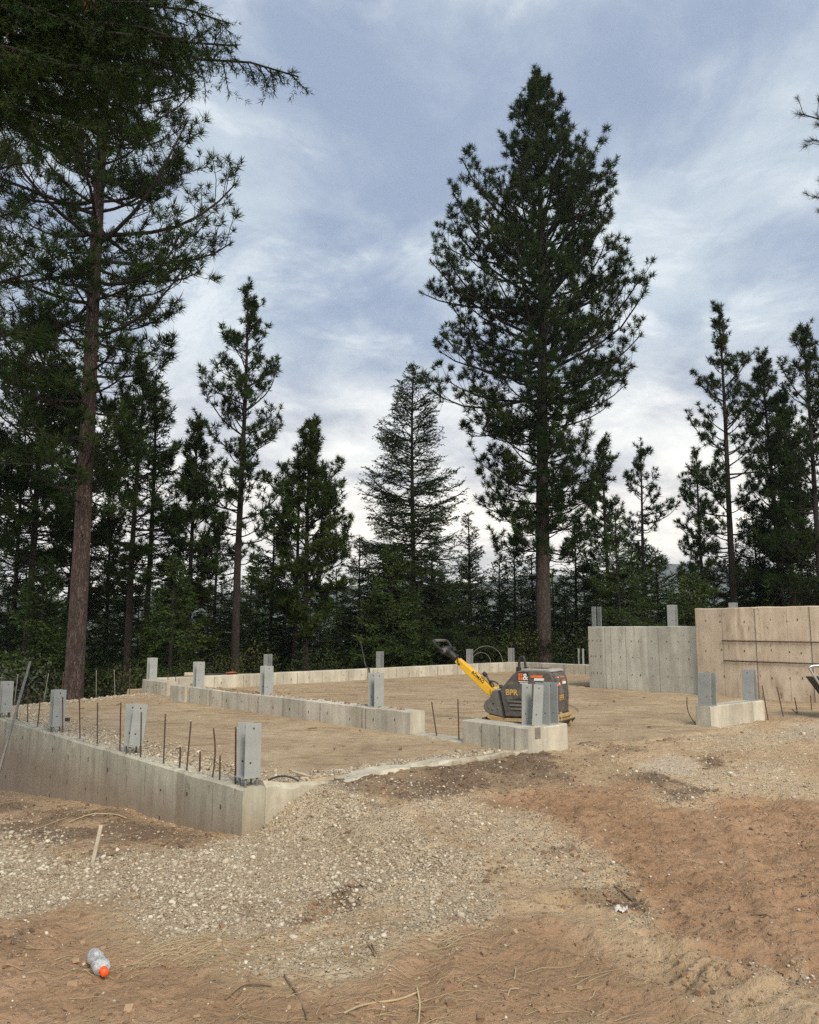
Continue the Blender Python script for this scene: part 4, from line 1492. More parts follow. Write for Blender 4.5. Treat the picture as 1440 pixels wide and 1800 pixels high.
PINES = [  # px, top y, Y, half width px, crown bottom y, branches, label, dens, needle
    (414, 502, 25.5, 92, 1010, 62, 'slender open pine with thin bare trunk left of centre, tallest in that gap', 0.8, 'pine'),
    (537, 744, 28.0, 78, 1120, 66, 'bushy young pine with a pointed top just left of the central sky gap', 1.15, 'pine_olive'),
    (518, 800, 29.5, 55, 1080, 36, 'narrow pine close behind the bushy young pine, sharing its crown', 0.9, 'pine'),
    (1074, 772, 33.0, 55, 1060, 40, 'small pine with stubby top directly right of the tallest pine', 1.0, 'pine'),
    (1137, 786, 36.0, 58, 1010, 30, 'thin airy pine with see-through crown between the tallest pine and the right group', 0.7, 'pine'),
    (1296, 536, 31.0, 78, 1040, 60, 'slim pine with single straight trunk and pointed top, above the tan wall', 0.85, 'pine'),
    (1378, 620, 33.5, 72, 1080, 66, 'dense dark pine with rounded top, right neighbour of the slim straight pine', 1.25, 'pine'),
    (1402, 690, 31.5, 70, 1080, 50, 'dark pine with long bare trunk in the group at the right edge', 1.0, 'pine'),
    (1452, 572, 29.0, 90, 1080, 60, 'pine at the right picture edge, only its left half showing', 0.95, 'pine'),
    (1242, 790, 38.0, 42, 1060, 34, 'small thin pine left of the slim straight pine, against bright sky', 0.8, 'pine'),
    (330, 735, 27.0, 66, 1150, 60, 'thick dark pine between the red trunk and the slender open pine', 1.25, 'pine_olive'),
    (46, 560, 22.0, 120, 1000, 70, 'pine behind the big red trunk filling the left picture edge', 1.05, 'pine'),
    (225, 640, 24.0, 85, 1050, 56, 'pine standing close behind the right side of the big red trunk', 0.95, 'pine'),
    (118, 700, 27.0, 80, 1100, 48, 'pine hidden behind the lower red trunk, only fringes showing', 1.0, 'pine_olive'),
]
for i, (px, pyt, Y, hw, pyc, nb, lab, dn, nd_) in enumerate(PINES):
    loc = base_of(px, Y)
    H = top_h(loc, pyt)
    m = hw * 1.08 * (Y * 1.02) / F_PX
    nb = int(nb * 1.2)
    hb = max(1.0, px_prof(loc, H, [(pyc, 1, 1)])[0][0] * H)
    f0 = hb / H

    def pf(hf, az, m=m, f0=f0, ph=i * 1.7):
        q = np.clip((hf - f0) / (1 - f0), 0, 1)
        return m * (np.interp(q, [0, 0.15, 0.45, 0.75, 0.92, 1.0], [0.8, 1.0, 0.95, 0.62, 0.28, 0.08])) * (1 + 0.22 * np.sin(az * 2 + ph))
    plant_tree('pine_tree', pine_parts(300 + i, H, 0.0075 * H + 0.03, hb, pf, nb, tuft=30, nlen=0.20, nw=0.026, el_lo=-8, el_hi=58, curl=1.1, dens=dn,
                                       bark='bark_dark', needle=nd_, sides=9, dead=5), loc, lab, 'pine tree', TG)

FIRS = [  # px, top y, Y, half width px, crown bottom y, branches, label, needle
    (727, 642, 31.0, 125, 1130, 130, 'tall layered fir with ragged conical outline left of the tallest pine', 'fir'),
    (255, 650, 25.5, 75, 1150, 80, 'fir with drooping sprays and thin trunk, right of the big red trunk', 'fir'),
    (20, 730, 26.0, 85, 1180, 80, 'fir at the left picture edge below the overhanging boughs', 'fir'),
    (185, 860, 27.5, 70, 1180, 60, 'mid green fir filling the gap right of the lower red trunk', 'fir_light'),
    (690, 958, 29.0, 75, 1160, 60, 'bright young fir in front of the tall layered fir', 'fir_light'),
    (632, 945, 36.0, 50, 1160, 46, 'small pointed fir under the central sky gap', 'fir'),
    (590, 1000, 33.0, 60, 1160, 46, 'low fir left of the central sky gap', 'fir_light'),
    (475, 890, 31.0, 60, 1160, 60, 'dark fir between the slender open pine and the bushy young pine', 'fir'),
    (375, 900, 30.0, 60, 1160, 60, 'dark fir left of the slender open pine trunk', 'fir'),
    (825, 900, 34.0, 55, 1160, 52, 'thin dark fir seen through the boughs left of the tallest pine trunk', 'fir'),
    (880, 985, 33.5, 60, 1160, 46, 'low fir behind the yellow handle', 'fir_light'),
    (1015, 905, 34.0, 60, 1140, 56, 'fir touching the right side of the tallest pine trunk', 'fir'),
    (1092, 905, 31.0, 66, 1130, 60, 'leafy bright fir behind the left end of the tall grey wall', 'fir_light'),
    (1160, 968, 33.0, 60, 1120, 50, 'low bright fir behind the tall grey wall, right part', 'fir_light'),
    (1225, 1010, 30.0, 60, 1100, 40, 'low fir behind the left end of the tan wall', 'fir_light'),
    (1340, 880, 34.0, 62, 1100, 60, 'dark fir between the slim straight pine and the dense pine', 'fir'),
    (1420, 860, 36.0, 62, 1100, 60, 'dark fir deep in the group at the right edge', 'fir'),
    (1295, 990, 38.0, 55, 1100, 40, 'distant low fir behind the foot of the slim straight pine', 'fir'),
    (300, 980, 23.5, 60, 1190, 50, 'low fir behind the short back left wall', 'fir_light'),
    (70, 985, 21.0, 70, 1190, 56, 'low fir behind the left pad edge', 'fir_light'),
    (765, 1000, 33.0, 60, 1160, 46, 'low dark fir behind the black handle bow', 'fir'),
    (950, 1010, 36.0, 60, 1160, 40, 'low fir behind the tallest pine trunk', 'fir'),
    (540, 1010, 32.0, 60, 1160, 40, 'low dark fir behind the twin trunks of the bushy young pine', 'fir'),
]
for i, (px, pyt, Y, hw, pyc, nb, lab, nd_) in enumerate(FIRS):
    loc = base_of(px, Y)
    H = top_h(loc, pyt)
    m = hw * 1.22 * (Y * 1.02) / F_PX
    hb = max(0.4, px_prof(loc, H, [(pyc, 1, 1)])[0][0] * H)
    plant_tree('fir_tree', fir_parts(600 + i, H, 0.0065 * H + 0.03, hb, m, int(nb * 1.75), dens=0.9, nlen=0.095, nw=0.034, per_m=22, shape=0.62 if H > 10 else 0.78, gap=0.28, needle=nd_),
               loc, lab, 'fir tree', TG)

# the dense stand deeper on the slope: copies of a few firs, each one a tree
rg = np.random.default_rng(31)
stand = []
for i, (Hs, Rs, nd_) in enumerate([(9.0, 2.0, 'fir'), (8.0, 1.9, 'fir'), (10.0, 2.1, 'fir'), (7.0, 1.8, 'fir_light')]):
    stand.append((Hs, fir_parts(750 + i, Hs, 0.09, 0.5, Rs, 120, dens=0.85, nlen=0.11, nw=0.045, per_m=17, shape=0.75, gap=0.25, needle=nd_)))
ZN = [(130, 'behind the left pad edge'), (300, 'in the gap right of the big red trunk'), (420, 'behind the doorway gap in the low walls'), (560, 'left of the central sky gap'), (700, 'under the central sky gap'), (830, 'behind the raised handle'), (960, 'behind the tallest pine'), (1110, 'behind the tall grey wall, left half'), (1210, 'behind the tall grey wall, right half'), (1330, 'behind the left half of the tan wall'), (9999, 'behind the right half of the tan wall')]
ORD = ['leftmost', 'second from the left', 'third from the left', 'fourth from the left', 'fifth from the left', 'sixth from the left', 'seventh from the left', 'eighth from the left', 'ninth from the left']
seen_z = {}
for px in sorted(-70 + 1600 * (i * 0.618034 % 1.0) for i in range(64)):
    i = int(rg.integers(0, 4))
    Y = rg.uniform(31, 50)
    pyt = rg.uniform(950, 1060)
    if 560 < px < 660 or 1165 < px < 1240:
        pyt = rg.uniform(1025, 1070)
    loc = base_of(px, Y)
    a_, b_ = AB(loc.x, loc.y)
    if b_ < 13.5 and a_ < 19:
        continue
    Hs, parts = stand[i % 4]
    f = top_h(loc, pyt) / Hs
    zn = next(t_ for lim, t_ in ZN if px < lim)
    k_ = seen_z.get(zn, 0)
    seen_z[zn] = k_ + 1
    lab = ORD[min(k_, 8)] + ' deep background fir ' + zn
    plant_tree('fir_tree', parts, loc, lab, 'fir tree', 'firs deep in the background stand',
               rg.random() * 6.28, (min(f, 1.25) * 1.25, min(f, 1.25) * 1.25, f))



# --- near trees outside the frame whose boughs hang into it
def bough(start, end, sag, nside, tw, rg, k=12, arc=0.0):
    """main limb polyline from start to end"""
    t = np.linspace(0, 1, k)[:, None]
    P = start[None] * (1 - t) + end[None] * t
    P[:, 2] += (arc * np.sin(t[:, 0] * np.pi)) - sag * t[:, 0] ** 2
    P[1:-1] += rg.normal(0, 0.03, (k - 2, 3))
    return P


def near_fir(seed, base, H, r0, ends, label):
    rg = np.random.default_rng(seed)
    o = tag(empty('fir_tree', base), label, 'fir tree', TG)
    tm, TP = trunk_mesh(H, r0, M['bark_dark'], rg, (0, 0), 14)
    link('trunk', tm, o)
    b = np.array(base)
    wood, s0, s1_ = [], [], []
    for e in ends:
        e = np.array(e) - b
        st = np.array([0, 0, e[2] + 0.10 + 0.25 * rg.random()])
        P = bough(st, e, 0.0, 0, 0, rg, 14, 0.25)
        Lm = np.linalg.norm(e - st)
        wood.append(tubes(P[None], np.linspace(0.035, 0.006, 14)[None], 5))
        # side twigs with hanging sprays on the outer part
        n2 = int(Lm * 15)
        t = 0.34 + 0.655 * (np.arange(n2) + rg.random(n2)) / n2
        Pn = np.broadcast_to(P, (n2, 14, 3))
        pb, pt = along(Pn, t)
        sg = np.where(rg.random(n2) < 0.5, -1.0, 1.0)
        dd = side_dirs(pt, sg, np.radians(40 + 30 * rg.random(n2)), rg.normal(-0.35, 0.3, n2), rg)
        L2 = (0.20 + 0.50 * rg.random(n2)) * (1.25 - 0.95 * t)
        P2 = grow(pb, dd, L2, 5, -0.5 * rg.random(n2) - 0.1, rg, 0.12)
        wood.append(tubes(P2, np.linspace(0.006, 0.003, 5)[None] * np.ones((n2, 1)), 3))
        for i in range(1, 4):
            s0.append(P2[:, i])
            s1_.append(P2[:, i + 1])
        n3 = np.maximum(2, (L2 * 11)).astype(int)
        idx, t3 = rep_children(P2, L2, n3, 0.15, 0.97, rg)
        pb3, pt3 = along(P2[idx], t3)
        sg3 = np.where(rg.random(len(idx)) < 0.5, -1.0, 1.0)
        d3 = side_dirs(pt3, sg3, np.radians(40 + 30 * rg.random(len(idx))), rg.normal(-0.3, 0.3, len(idx)), rg)
        P3 = grow(pb3, d3, 0.07 + 0.15 * rg.random(len(idx)), 3, -0.3 * rg.random(len(idx)), rg, 0.1)
        for i in range(2):
            s0.append(P3[:, i])
            s1_.append(P3[:, i + 1])
        s0.append(P[8:-1])
        s1_.append(P[9:])
    V, Fc = join_vf(wood)
    link('limbs', np_mesh('limbs', V, Fc, M['bark_dark'], True), o)
    V, Fc = needles(np.concatenate(s0), np.concatenate(s1_), 14, 0.050, 0.0055, np.radians(25), np.radians(88), rg)
    link('crown', np_mesh('crown', V, Fc, M['pine']), o)
    return o


fb = Vector((-5.6, 5.4, -0.1))
ends = []
rgB = np.random.default_rng(5)
for (px, py, Y) in [(525, 150, 5.6), (415, 95, 5.2), (400, 55, 5.9), (350, 20, 5.4), (330, 150, 5.7), (300, 205, 5.3), (365, 110, 6.2), (250, 255, 5.8), (215, 285, 5.5),
                    (180, 280, 5.0), (120, 290, 5.9), (90, 250, 5.2), (60, 200, 5.6), (40, 275, 5.9), (260, 190, 4.9), (200, 150, 5.5), (300, 80, 5.0), (140, 90, 5.2),
                    (230, 40, 5.8), (100, 20, 5.4), (300, -30, 5.6), (200, -60, 5.2), (60, 120, 5.0), (150, 200, 6.2), (20, 60, 5.6), (240, 110, 6.0), (380, -20, 6.0), (10, 180, 5.3), (330, 60, 6.3), (160, 240, 5.2)]:
    ends.append(AT(px, py - (55 if py > 170 else 15), Y))
for k in range(16):
    px_q = rgB.uniform(-20, 330)
    ends.append(AT(px_q, rgB.uniform(-70, 190 - 0.30 * max(0, px_q - 180)), rgB.uniform(4.9, 6.4)))
near_fir(900, fb, 11.0, 0.20, ends, 'near fir off the left edge, its dark boughs hanging over the top left corner')


def near_pine(seed, base, H, r0, ends, label, needle='pine'):
    rg = np.random.default_rng(seed)
    o = tag(empty('pine_tree', base), label, 'pine tree', TG)
    tm, TP = trunk_mesh(H, r0, M['bark_grey'], rg, (0, 0), 14)
    link('trunk', tm, o)
    b = np.array(base)
    wood, s0, s1_ = [], [], []
    for e in ends:
        e = np.array(e) - b
        st = np.array([0, 0, e[2] - 0.2 - 0.3 * rg.random()])
        P = bough(st, e, 0.0, 0, 0, rg, 10, -0.15)
        wood.append(tubes(P[None], np.linspace(0.05, 0.012, 10)[None], 5))
        s0.append((P[-1] * 0.6 + P[-2] * 0.4)[None])
        s1_.append(P[-1][None])
        Lm = np.linalg.norm(e - st)
        n2 = int(Lm * 5.0)
        t = 0.45 + 0.53 * (np.arange(n2) + rg.random(n2)) / n2
        pb, pt = along(np.broadcast_to(P, (n2, 10, 3)), t)
        sg = np.where(rg.random(n2) < 0.5, -1.0, 1.0)
        dd = side_dirs(pt, sg, np.radians(35 + 30 * rg.random(n2)), rg.normal(0.1, 0.3, n2), rg)
        P2 = grow(pb, dd, 0.18 + 0.32 * rg.random(n2), 5, 0.8 * rg.random(n2), rg, 0.12)
        wood.append(tubes(P2, np.full((n2, 5), 0.007), 4))
        s0.append(P2[:, 3])
        s1_.append(P2[:, 4])
    V, Fc = join_vf(wood)
    link('limbs', np_mesh('limbs', V, Fc, M['bark_dark'], True), o)
    a, b2 = np.concatenate(s0), np.concatenate(s1_)
    d = unit(b2 - a)
    V, Fc = needles(b2 - d * 0.14, b2 + d * 0.01, 62, 0.185, 0.0065, np.radians(15), np.radians(85), rg)
    link('crown', np_mesh('crown', V, Fc, M[needle]), o)
    return o


near_pine(910, Vector((12.0, 17.5, -0.2)), 15, 0.22,
          [AT(1408, 200, 17.0), AT(1428, 245, 17.4), AT(1450, 215, 16.4), AT(1462, 190, 17.2), AT(1432, 345, 17.2), AT(1450, 320, 16.8), AT(1446, 368, 17.6), AT(1475, 470, 17.2), AT(1490, 120, 17), AT(1500, 420, 17.4)],
          'pine off the right edge with only branch tips reaching into the upper right sky')
near_pine(911, Vector((-7.2, 9.2, -0.5)), 13, 0.2,
          [AT(35, 285, 9.0), AT(10, 325, 9.4), AT(-15, 270, 8.8), AT(18, 375, 9.2), AT(-5, 420, 9.6), AT(28, 585, 9.4), AT(-10, 560, 9.0), AT(10, 640, 9.5), AT(-20, 350, 8.6), AT(60, 480, 9.4), AT(20, 460, 9.0), AT(-20, 510, 9.3)],
          'pine off the left edge whose long needled branch tips poke in below the dark boughs')


# --- shrubs and undergrowth
def leaf_cloud(n, ext, size, rg, hollow=0.3):
    n, size = int(n * 1.5), size * (0.45 + 0.35 * rg.random((int(n * 1.5), 1)))
    v = rg.normal(size=(n, 3))
    v = unit(v) * (hollow + (1 - hollow) * rg.random((n, 1)) ** 0.5)
    clump = rg.normal(0, 0.13, (max(3, n // 40), 3))
    v = v + clump[rg.integers(0, len(clump), n)]
    c = v * np.array(ext) + np.array([0, 0, ext[2] * 0.95])
    c[:, 2] = np.abs(c[:, 2])
    d = unit(rg.normal(size=(n, 3)) + np.array([0, 0, 0.3]))
    s = unit(np.cross(d, rg.normal(size=(n, 3))))
    L = size * (0.6 + 0.8 * rg.random((n, 1)))
    V = np.stack([c, c + d * L * 0.5 + s * L * 0.28, c + d * L, c + d * L * 0.5 - s * L * 0.28], 1).reshape(-1, 3)
    return V, np.arange(4 * n).reshape(-1, 4)


def shrub_parts(seed, ext, n, size, mat):
    rg = np.random.default_rng(seed)
    V, Fc = leaf_cloud(n, ext, size, rg)
    m = 9
    d = np.stack([rg.normal(0, 0.5, m) * ext[0], rg.normal(0, 0.5, m) * ext[1], ext[2] * (1.0 + 0.8 * rg.random(m))], 1)
    P = grow(np.zeros((m, 3)), d, np.linalg.norm(d, axis=1), 5, np.zeros(m), rg, 0.1)
    w = tubes(P, np.linspace(0.016, 0.005, 5)[None] * np.ones((m, 1)), 4)
    return [('stem', np_mesh('stem', w[0], w[1], M['bark_dark'], True)), ('foliage', np_mesh('foliage', V, Fc, M[mat]))]


SHRUBS = [
    (48, 1205, 20.0, (1.0, 0.8, 0.75), 900, 0.13, 'shrub_grey', 'grey-green broadleaf bush behind the left pad edge by the leaning pole'),
    (100, 1215, 20.5, (0.6, 0.6, 0.6), 500, 0.12, 'shrub', 'small dark bush between the leaning pole and the red trunk'),
    (205, 1212, 21.0, (0.9, 0.8, 0.7), 700, 0.11, 'shrub', 'dark bush right of the big red trunk at the pad edge'),
    (385, 1185, 24.0, (0.9, 0.7, 0.6), 700, 0.10, 'shrub_yellow', 'yellowing bush behind the bracket at the far end of the dividing wall'),
    (448, 1170, 26.0, (0.8, 0.6, 0.7), 600, 0.10, 'shrub_yellow', 'yellow-green bush behind the twin plate bracket on the back wall'),
    (330, 1195, 23.0, (0.7, 0.6, 0.5), 480, 0.10, 'shrub', 'low dark bush behind the doorway gap'),
    (560, 1168, 28.0, (1.2, 0.8, 0.6), 700, 0.11, 'shrub', 'dark bush below the bushy young pine'),
    (700, 1160, 30.0, (1.2, 0.8, 0.7), 760, 0.11, 'shrub', 'bush left of the black handle, below the layered fir'),
    (840, 1150, 31.0, (1.3, 0.8, 0.8), 800, 0.11, 'shrub', 'green bush behind the yellow handle bar'),
    (915, 1140, 30.0, (0.8, 0.7, 0.9), 640, 0.11, 'shrub_yellow', 'yellow-green bush left of the tallest pine trunk'),
    (1000, 1140, 30.5, (0.8, 0.7, 0.9), 640, 0.11, 'shrub', 'bush right of the tallest pine trunk'),
    (1100, 1090, 30.0, (1.4, 0.8, 1.0), 900, 0.11, 'shrub', 'wide bush behind the tall grey wall'),
    (1215, 1070, 29.0, (0.9, 0.7, 1.2), 640, 0.11, 'shrub_yellow', 'light bush rising where the grey and tan walls meet'),
    (1390, 1060, 30.0, (1.1, 0.8, 1.2), 760, 0.11, 'shrub', 'dark bush behind the right part of the tan wall'),
]
for i, (px, py, Y, ext, n, sz, mt, lab) in enumerate(SHRUBS):
    p = AT(px, py, Y)
    z = gz(p.x, p.y)
    zt = p.z + ext[2]
    sc_h = max(0.8, (zt - z) / (2 * ext[2]))
    o = plant_tree('shrub', shrub_parts(1200 + i, (ext[0], ext[1], ext[2] * sc_h), int(n * 1.3), sz, mt), (p.x, p.y, z), lab, 'shrub', 'shrubs behind the foundation')

# unbroken dark understory on the slope: one mass
rg = np.random.default_rng(77)
Vs = []
K = 2300
ang = rg.uniform(-0.55, 0.55, K)
dd_ = rg.uniform(27, 62, K)
gx, gy = np.sin(ang) * dd_, np.cos(ang) * dd_
ga, gb = AB(gx, gy)
ok = ((gb > 14.2) | (ga > 19.5) | (ga < 2.5))
gx, gy = gx[ok], gy[ok]
g0 = ground_h(gx, gy)
hh = rg.uniform(0.15, 1.0, len(gx)) ** 1.3 * (1.8 + 0.085 * (np.hypot(gx, gy) - 20)) + 0.6
lean_ = rg.normal(0, 0.15, (len(gx), 2))
segs0 = np.stack([gx, gy, g0 + hh * 0.05], 1)
segs1 = np.stack([gx + lean_[:, 0] * hh, gy + lean_[:, 1] * hh, g0 + hh], 1)
V, Fc = needles(segs0, segs1, 44, 0.24, 0.055, np.radians(40), np.radians(100), rg, droop=0.2)
tag(link('undergrowth', np_mesh('undergrowth', V, Fc, M['fir'])), kind='stuff')

# ================================================================== PLATE COMPACTOR
def text_mesh(name, body, size, mat, depth=0.0008, shear=0.0, bold=0.0):
    cu = bpy.data.curves.new(name, 'FONT')
    cu.body = body
    cu.size = size
    cu.extrude = depth
    cu.shear = shear
    cu.offset = bold
    tmp = bpy.data.objects.new('tmp_text', cu)
    COL.objects.link(tmp)
    bpy.context.view_layer.update()
    me_ = bpy.data.meshes.new_from_object(tmp.evaluated_get(bpy.context.evaluated_depsgraph_get()))
    bpy.data.objects.remove(tmp)
    bpy.data.curves.remove(cu)
    me_.name = name
    me_.materials.clear()
    me_.materials.append(mat)
    return me_


def place_text(name, me_, parent, loc, xdir, ydir):
    x, y = Vector(xdir).normalized(), Vector(ydir).normalized()
    z = x.cross(y).normalized()
    o = link(name, me_, parent)
    o.matrix_local = Matrix((( x.x, y.x, z.x, loc[0]), (x.y, y.y, z.y, loc[1]), (x.z, y.z, z.z, loc[2]), (0, 0, 0, 1)))
    return o


CZ = 0.285
comp = tag(empty('plate_compactor', (1.40, 11.98, CZ), R(-30)),
           'reversible plate compactor with raised yellow handle bar and dusty dark engine cover', 'plate compactor')
comp.scale = (1.085, 1.085, 1.085)
HW = 0.26
cover = link('engine_cover', prism_mesh('engine_cover', [(0.0, 0.45), (0.20, 0.665), (0.27, 0.70), (0.62, 0.705), (0.695, 0.685), (0.735, 0.60), (0.755, 0.42), (0.745, 0.16), (0.70, 0.13), (0.075, 0.115), (0.045, 0.25)],
                                        -HW, HW, M['darkgrey'], 0.018, 3), comp)
link('top_lid', prism_mesh('top_lid', [(0.28, 0.700), (0.30, 0.722), (0.66, 0.722), (0.70, 0.700), (0.70, 0.690), (0.28, 0.690)], -HW + 0.035, HW - 0.035, M['lid'], 0.006, 2), comp)
link('lid_vent', box_mesh('lid_vent', 0.36, 0.58, -0.10, 0.12, 0.718, 0.732, M['darkgrey'], 0.004), comp)
link('front_housing', prism_mesh('front_housing', [(-0.012, 0.44), (-0.115, 0.435), (-0.125, 0.37), (-0.16, 0.335), (-0.205, 0.305), (-0.232, 0.26), (-0.235, 0.215), (-0.215, 0.17), (-0.17, 0.145), (0.055, 0.10), (0.035, 0.24)],
                                  -HW + 0.012, HW - 0.012, M['midgrey'], 0.014, 3), comp)
link('seam_strip', prism_mesh('seam_strip', [(-0.016, 0.445), (0.001, 0.445), (0.04, 0.25), (0.074, 0.105), (0.052, 0.105), (0.024, 0.25)], -HW + 0.004, -HW + 0.02, M['black']), comp)
link('pivot_plate', box_mesh('pivot_plate', -0.12, 0.0, -0.17, 0.17, 0.436, 0.452, M['lid'], 0.004), comp)
for bx, bz in ((-0.09, 0.275), (-0.03, 0.215), (-0.10, 0.20), (-0.16, 0.22)):
    link('bolt', tube_mesh('bolt', [(0, -0.006, 0), (0, 0.004, 0)], 0.014 if bx != -0.09 else 0.012, M['black'] if bx == -0.09 else M['midgrey'], 10), comp, (bx, -HW + 0.012, bz))
# louvred side vent
link('vent_opening', prism_mesh('vent_opening', [(0.105, 0.325), (0.27, 0.355), (0.42, 0.345), (0.42, 0.195), (0.165, 0.195)], -HW - 0.003, -HW + 0.01, M['print_black']), comp)
for k, (xa, zc_) in enumerate(((0.115, 0.312), (0.135, 0.267), (0.155, 0.222))):
    link('vent_slat', prism_mesh('vent_slat', [(xa, zc_ - 0.014), (0.42, zc_ - 0.014), (0.42, zc_ + 0.012), (xa - 0.006, zc_ + 0.012)], -HW - 0.010, -HW - 0.002, M['midgrey'], 0.002, 1), comp)
link('base_frame', prism_mesh('base_frame', [(-0.19, 0.135), (0.06, 0.10), (0.70, 0.115), (0.76, 0.15), (0.785, 0.15), (0.785, 0.085), (0.74, 0.06), (-0.12, 0.05), (-0.19, 0.09)], -HW + 0.02, HW - 0.02, M['tanpaint'], 0.006, 2), comp)
link('bottom_plate', prism_mesh('bottom_plate', [(-0.24, 0.09), (-0.20, 0.03), (-0.13, 0.0), (0.70, 0.0), (0.77, 0.03), (0.82, 0.09), (0.805, 0.10), (0.76, 0.05), (0.69, 0.022), (-0.12, 0.022), (-0.19, 0.045), (-0.225, 0.095)], -0.30, 0.30, M['dark'], 0.003, 1), comp)
link('exciter_drum', tube_mesh('exciter_drum', [(0.20, -0.23, 0.075), (0.20, 0.23, 0.075)], 0.055, M['black'], 18), comp)
link('bumper', box_mesh('bumper', 0.765, 0.81, -0.22, 0.22, 0.135, 0.175, M['tanpaint'], 0.006), comp)
for yy in (-0.17, 0.17):
    link('bumper_post', box_mesh('bumper_post', 0.775, 0.805, yy - 0.02, yy + 0.02, 0.03, 0.20, M['tanpaint'], 0.005), comp)
link('rear_panel', prism_mesh('rear_panel', [(0.722, 0.65), (0.742, 0.60), (0.764, 0.42), (0.754, 0.18), (0.745, 0.18), (0.748, 0.42), (0.73, 0.60), (0.712, 0.65)], -HW + 0.05, HW - 0.04, M['darkgrey'], 0.002, 1), comp)
link('rear_gap', box_mesh('rear_gap', 0.728, 0.742, -HW + 0.012, -HW + 0.045, 0.44, 0.57, M['print_black'], 0.002), comp)
# yellow handle bar
b0, b1 = Vector((-0.20, 0, 0.385)), Vector((-0.73, 0, 0.81))
d = (b1 - b0).normalized()
ang = math.atan2(d.z, -d.x)
Lh = (b1 - b0).length
bar = link('handle_bar', prism_mesh('handle_bar', [(0, -0.052), (0.06, -0.060), (Lh * 0.7, -0.046), (Lh, -0.036), (Lh, 0.036), (Lh * 0.7, 0.046), (0.05, 0.058), (0, 0.058)], -0.055, 0.055, M['yellow'], 0.009, 2), comp)
bar.matrix_local = Matrix.Translation(b0) @ Matrix(((d.x, 0, -d.z, 0), (0, 1, 0, 0), (d.z, 0, d.x, 0), (0, 0, 0, 1))) @ Matrix.Diagonal((1, 1, -1, 1))
for po in bar.data.polygons:
    po.flip()
link('pivot_bracket', prism_mesh('pivot_bracket', [(-0.20, 0.34), (-0.13, 0.36), (-0.11, 0.44), (-0.155, 0.475), (-0.215, 0.45)], -0.075, 0.075, M['yellow'], 0.008, 2), comp)
up_ = Vector((-d.z, 0, d.x)) * -1
place_text('bar_lettering', text_mesh('bar_lettering', 'BOMAG', 0.062, M['print_black'], bold=0.0008), comp,
           (b0 + d * (Lh * 0.60) + Vector((0, -0.0565, 0)) + Vector((0.02, 0, 0.005))), -d, Vector((d.z, 0, -d.x)) if Vector((d.z, 0, -d.x)).z > 0 else Vector((-d.z, 0, d.x)) if Vector((-d.z, 0, d.x)).z > 0 else Vector((0, 0, 1)))
link('cap_strip', tube_mesh('cap_strip', [b0 + d * 0.1 + Vector((0.034, 0, 0.040)), b0 + d * (Lh * 0.55) + Vector((0.032, 0, 0.036))], 0.014, M['print_yellow'], 8), comp)
# rubber joint, hub and bow handle
j1 = Vector((-0.905, 0, 0.935))
link('rubber_joint', tube_mesh('rubber_joint', [b1 - d * 0.02, b1 + d * 0.05, b1 + d * 0.12, j1], [0.040, 0.042, 0.050, 0.052], M['black'], 12), comp)
link('grip_hub', tube_mesh('grip_hub', [j1 + Vector((0, -0.085, 0)), j1 + Vector((0, 0.085, 0))], 0.062, M['black'], 16), comp)
link('hub_ring', tube_mesh('hub_ring', [j1 + Vector((0, -0.09, 0)), j1 + Vector((0, -0.084, 0))], 0.040, M['midgrey'], 14), comp)
bow = smooth_path([(-0.915, -0.09, 0.93), (-0.96, -0.17, 1.0), (-0.995, -0.20, 1.055), (-1.005, -0.17, 1.07), (-1.005, 0.17, 1.07), (-0.99, 0.20, 1.06), (-0.93, 0.18, 1.0), (-0.89, 0.09, 0.955)], 42)
link('handle_bow', tube_mesh('handle_bow', bow, 0.0165, M['black'], 10), comp)
link('grip_cover', tube_mesh('grip_cover', [(-1.005, -0.15, 1.071), (-1.005, 0.15, 1.071)], 0.020, M['midgrey'], 10), comp)
link('switch_box', box_mesh('switch_box', -0.86, -0.80, 0.02, 0.09, 0.93, 0.985, M['black'], 0.006), comp)
link('hook', tube_mesh('hook', smooth_path([(-0.70, -0.06, 0.86), (-0.695, -0.06, 0.78), (-0.68, -0.065, 0.75), (-0.665, -0.065, 0.765)], 12), 0.008, M['dark'], 7), comp)
link('hook_knob', tube_mesh('hook_knob', [(-0.70, -0.06, 0.855), (-0.70, -0.06, 0.885)], 0.016, M['black'], 8), comp)
lev = smooth_path([(-0.20, -0.04, 0.455), (-0.235, -0.04, 0.53), (-0.275, -0.04, 0.60), (-0.30, -0.04, 0.635)], 12)
link('throttle_lever', tube_mesh('throttle_lever', lev, 0.014, M['black'], 8), comp)
link('lever_knob', tube_mesh('lever_knob', [(-0.285, -0.04, 0.61), (-0.325, -0.04, 0.65)], 0.026, M['black'], 10), comp)
link('fuel_hose', tube_mesh('fuel_hose', smooth_path([(-0.17, -0.05, 0.455), (-0.185, -0.05, 0.51), (-0.225, -0.05, 0.545), (-0.15, -0.03, 0.53), (-0.12, -0.02, 0.50)], 20), 0.010, M['black'], 7), comp)
link('valve', tube_mesh('valve', [(-0.07, -0.05, 0.445), (-0.07, -0.05, 0.50)], 0.024, M['black'], 9), comp)
# lifting eye
link('lifting_eye', tube_mesh('lifting_eye', smooth_path([(0.17, 0, 0.70), (0.175, 0, 0.80), (0.19, 0, 0.855), (0.215, 0, 0.87), (0.24, 0, 0.855), (0.255, 0, 0.80), (0.265, 0, 0.70)], 30), 0.0165, M['black'], 9), comp)
for bx in (0.165, 0.272):
    link('eye_foot', box_mesh('eye_foot', bx - 0.028, bx + 0.028, -0.03, 0.03, 0.66, 0.735, M['black'], 0.008), comp)
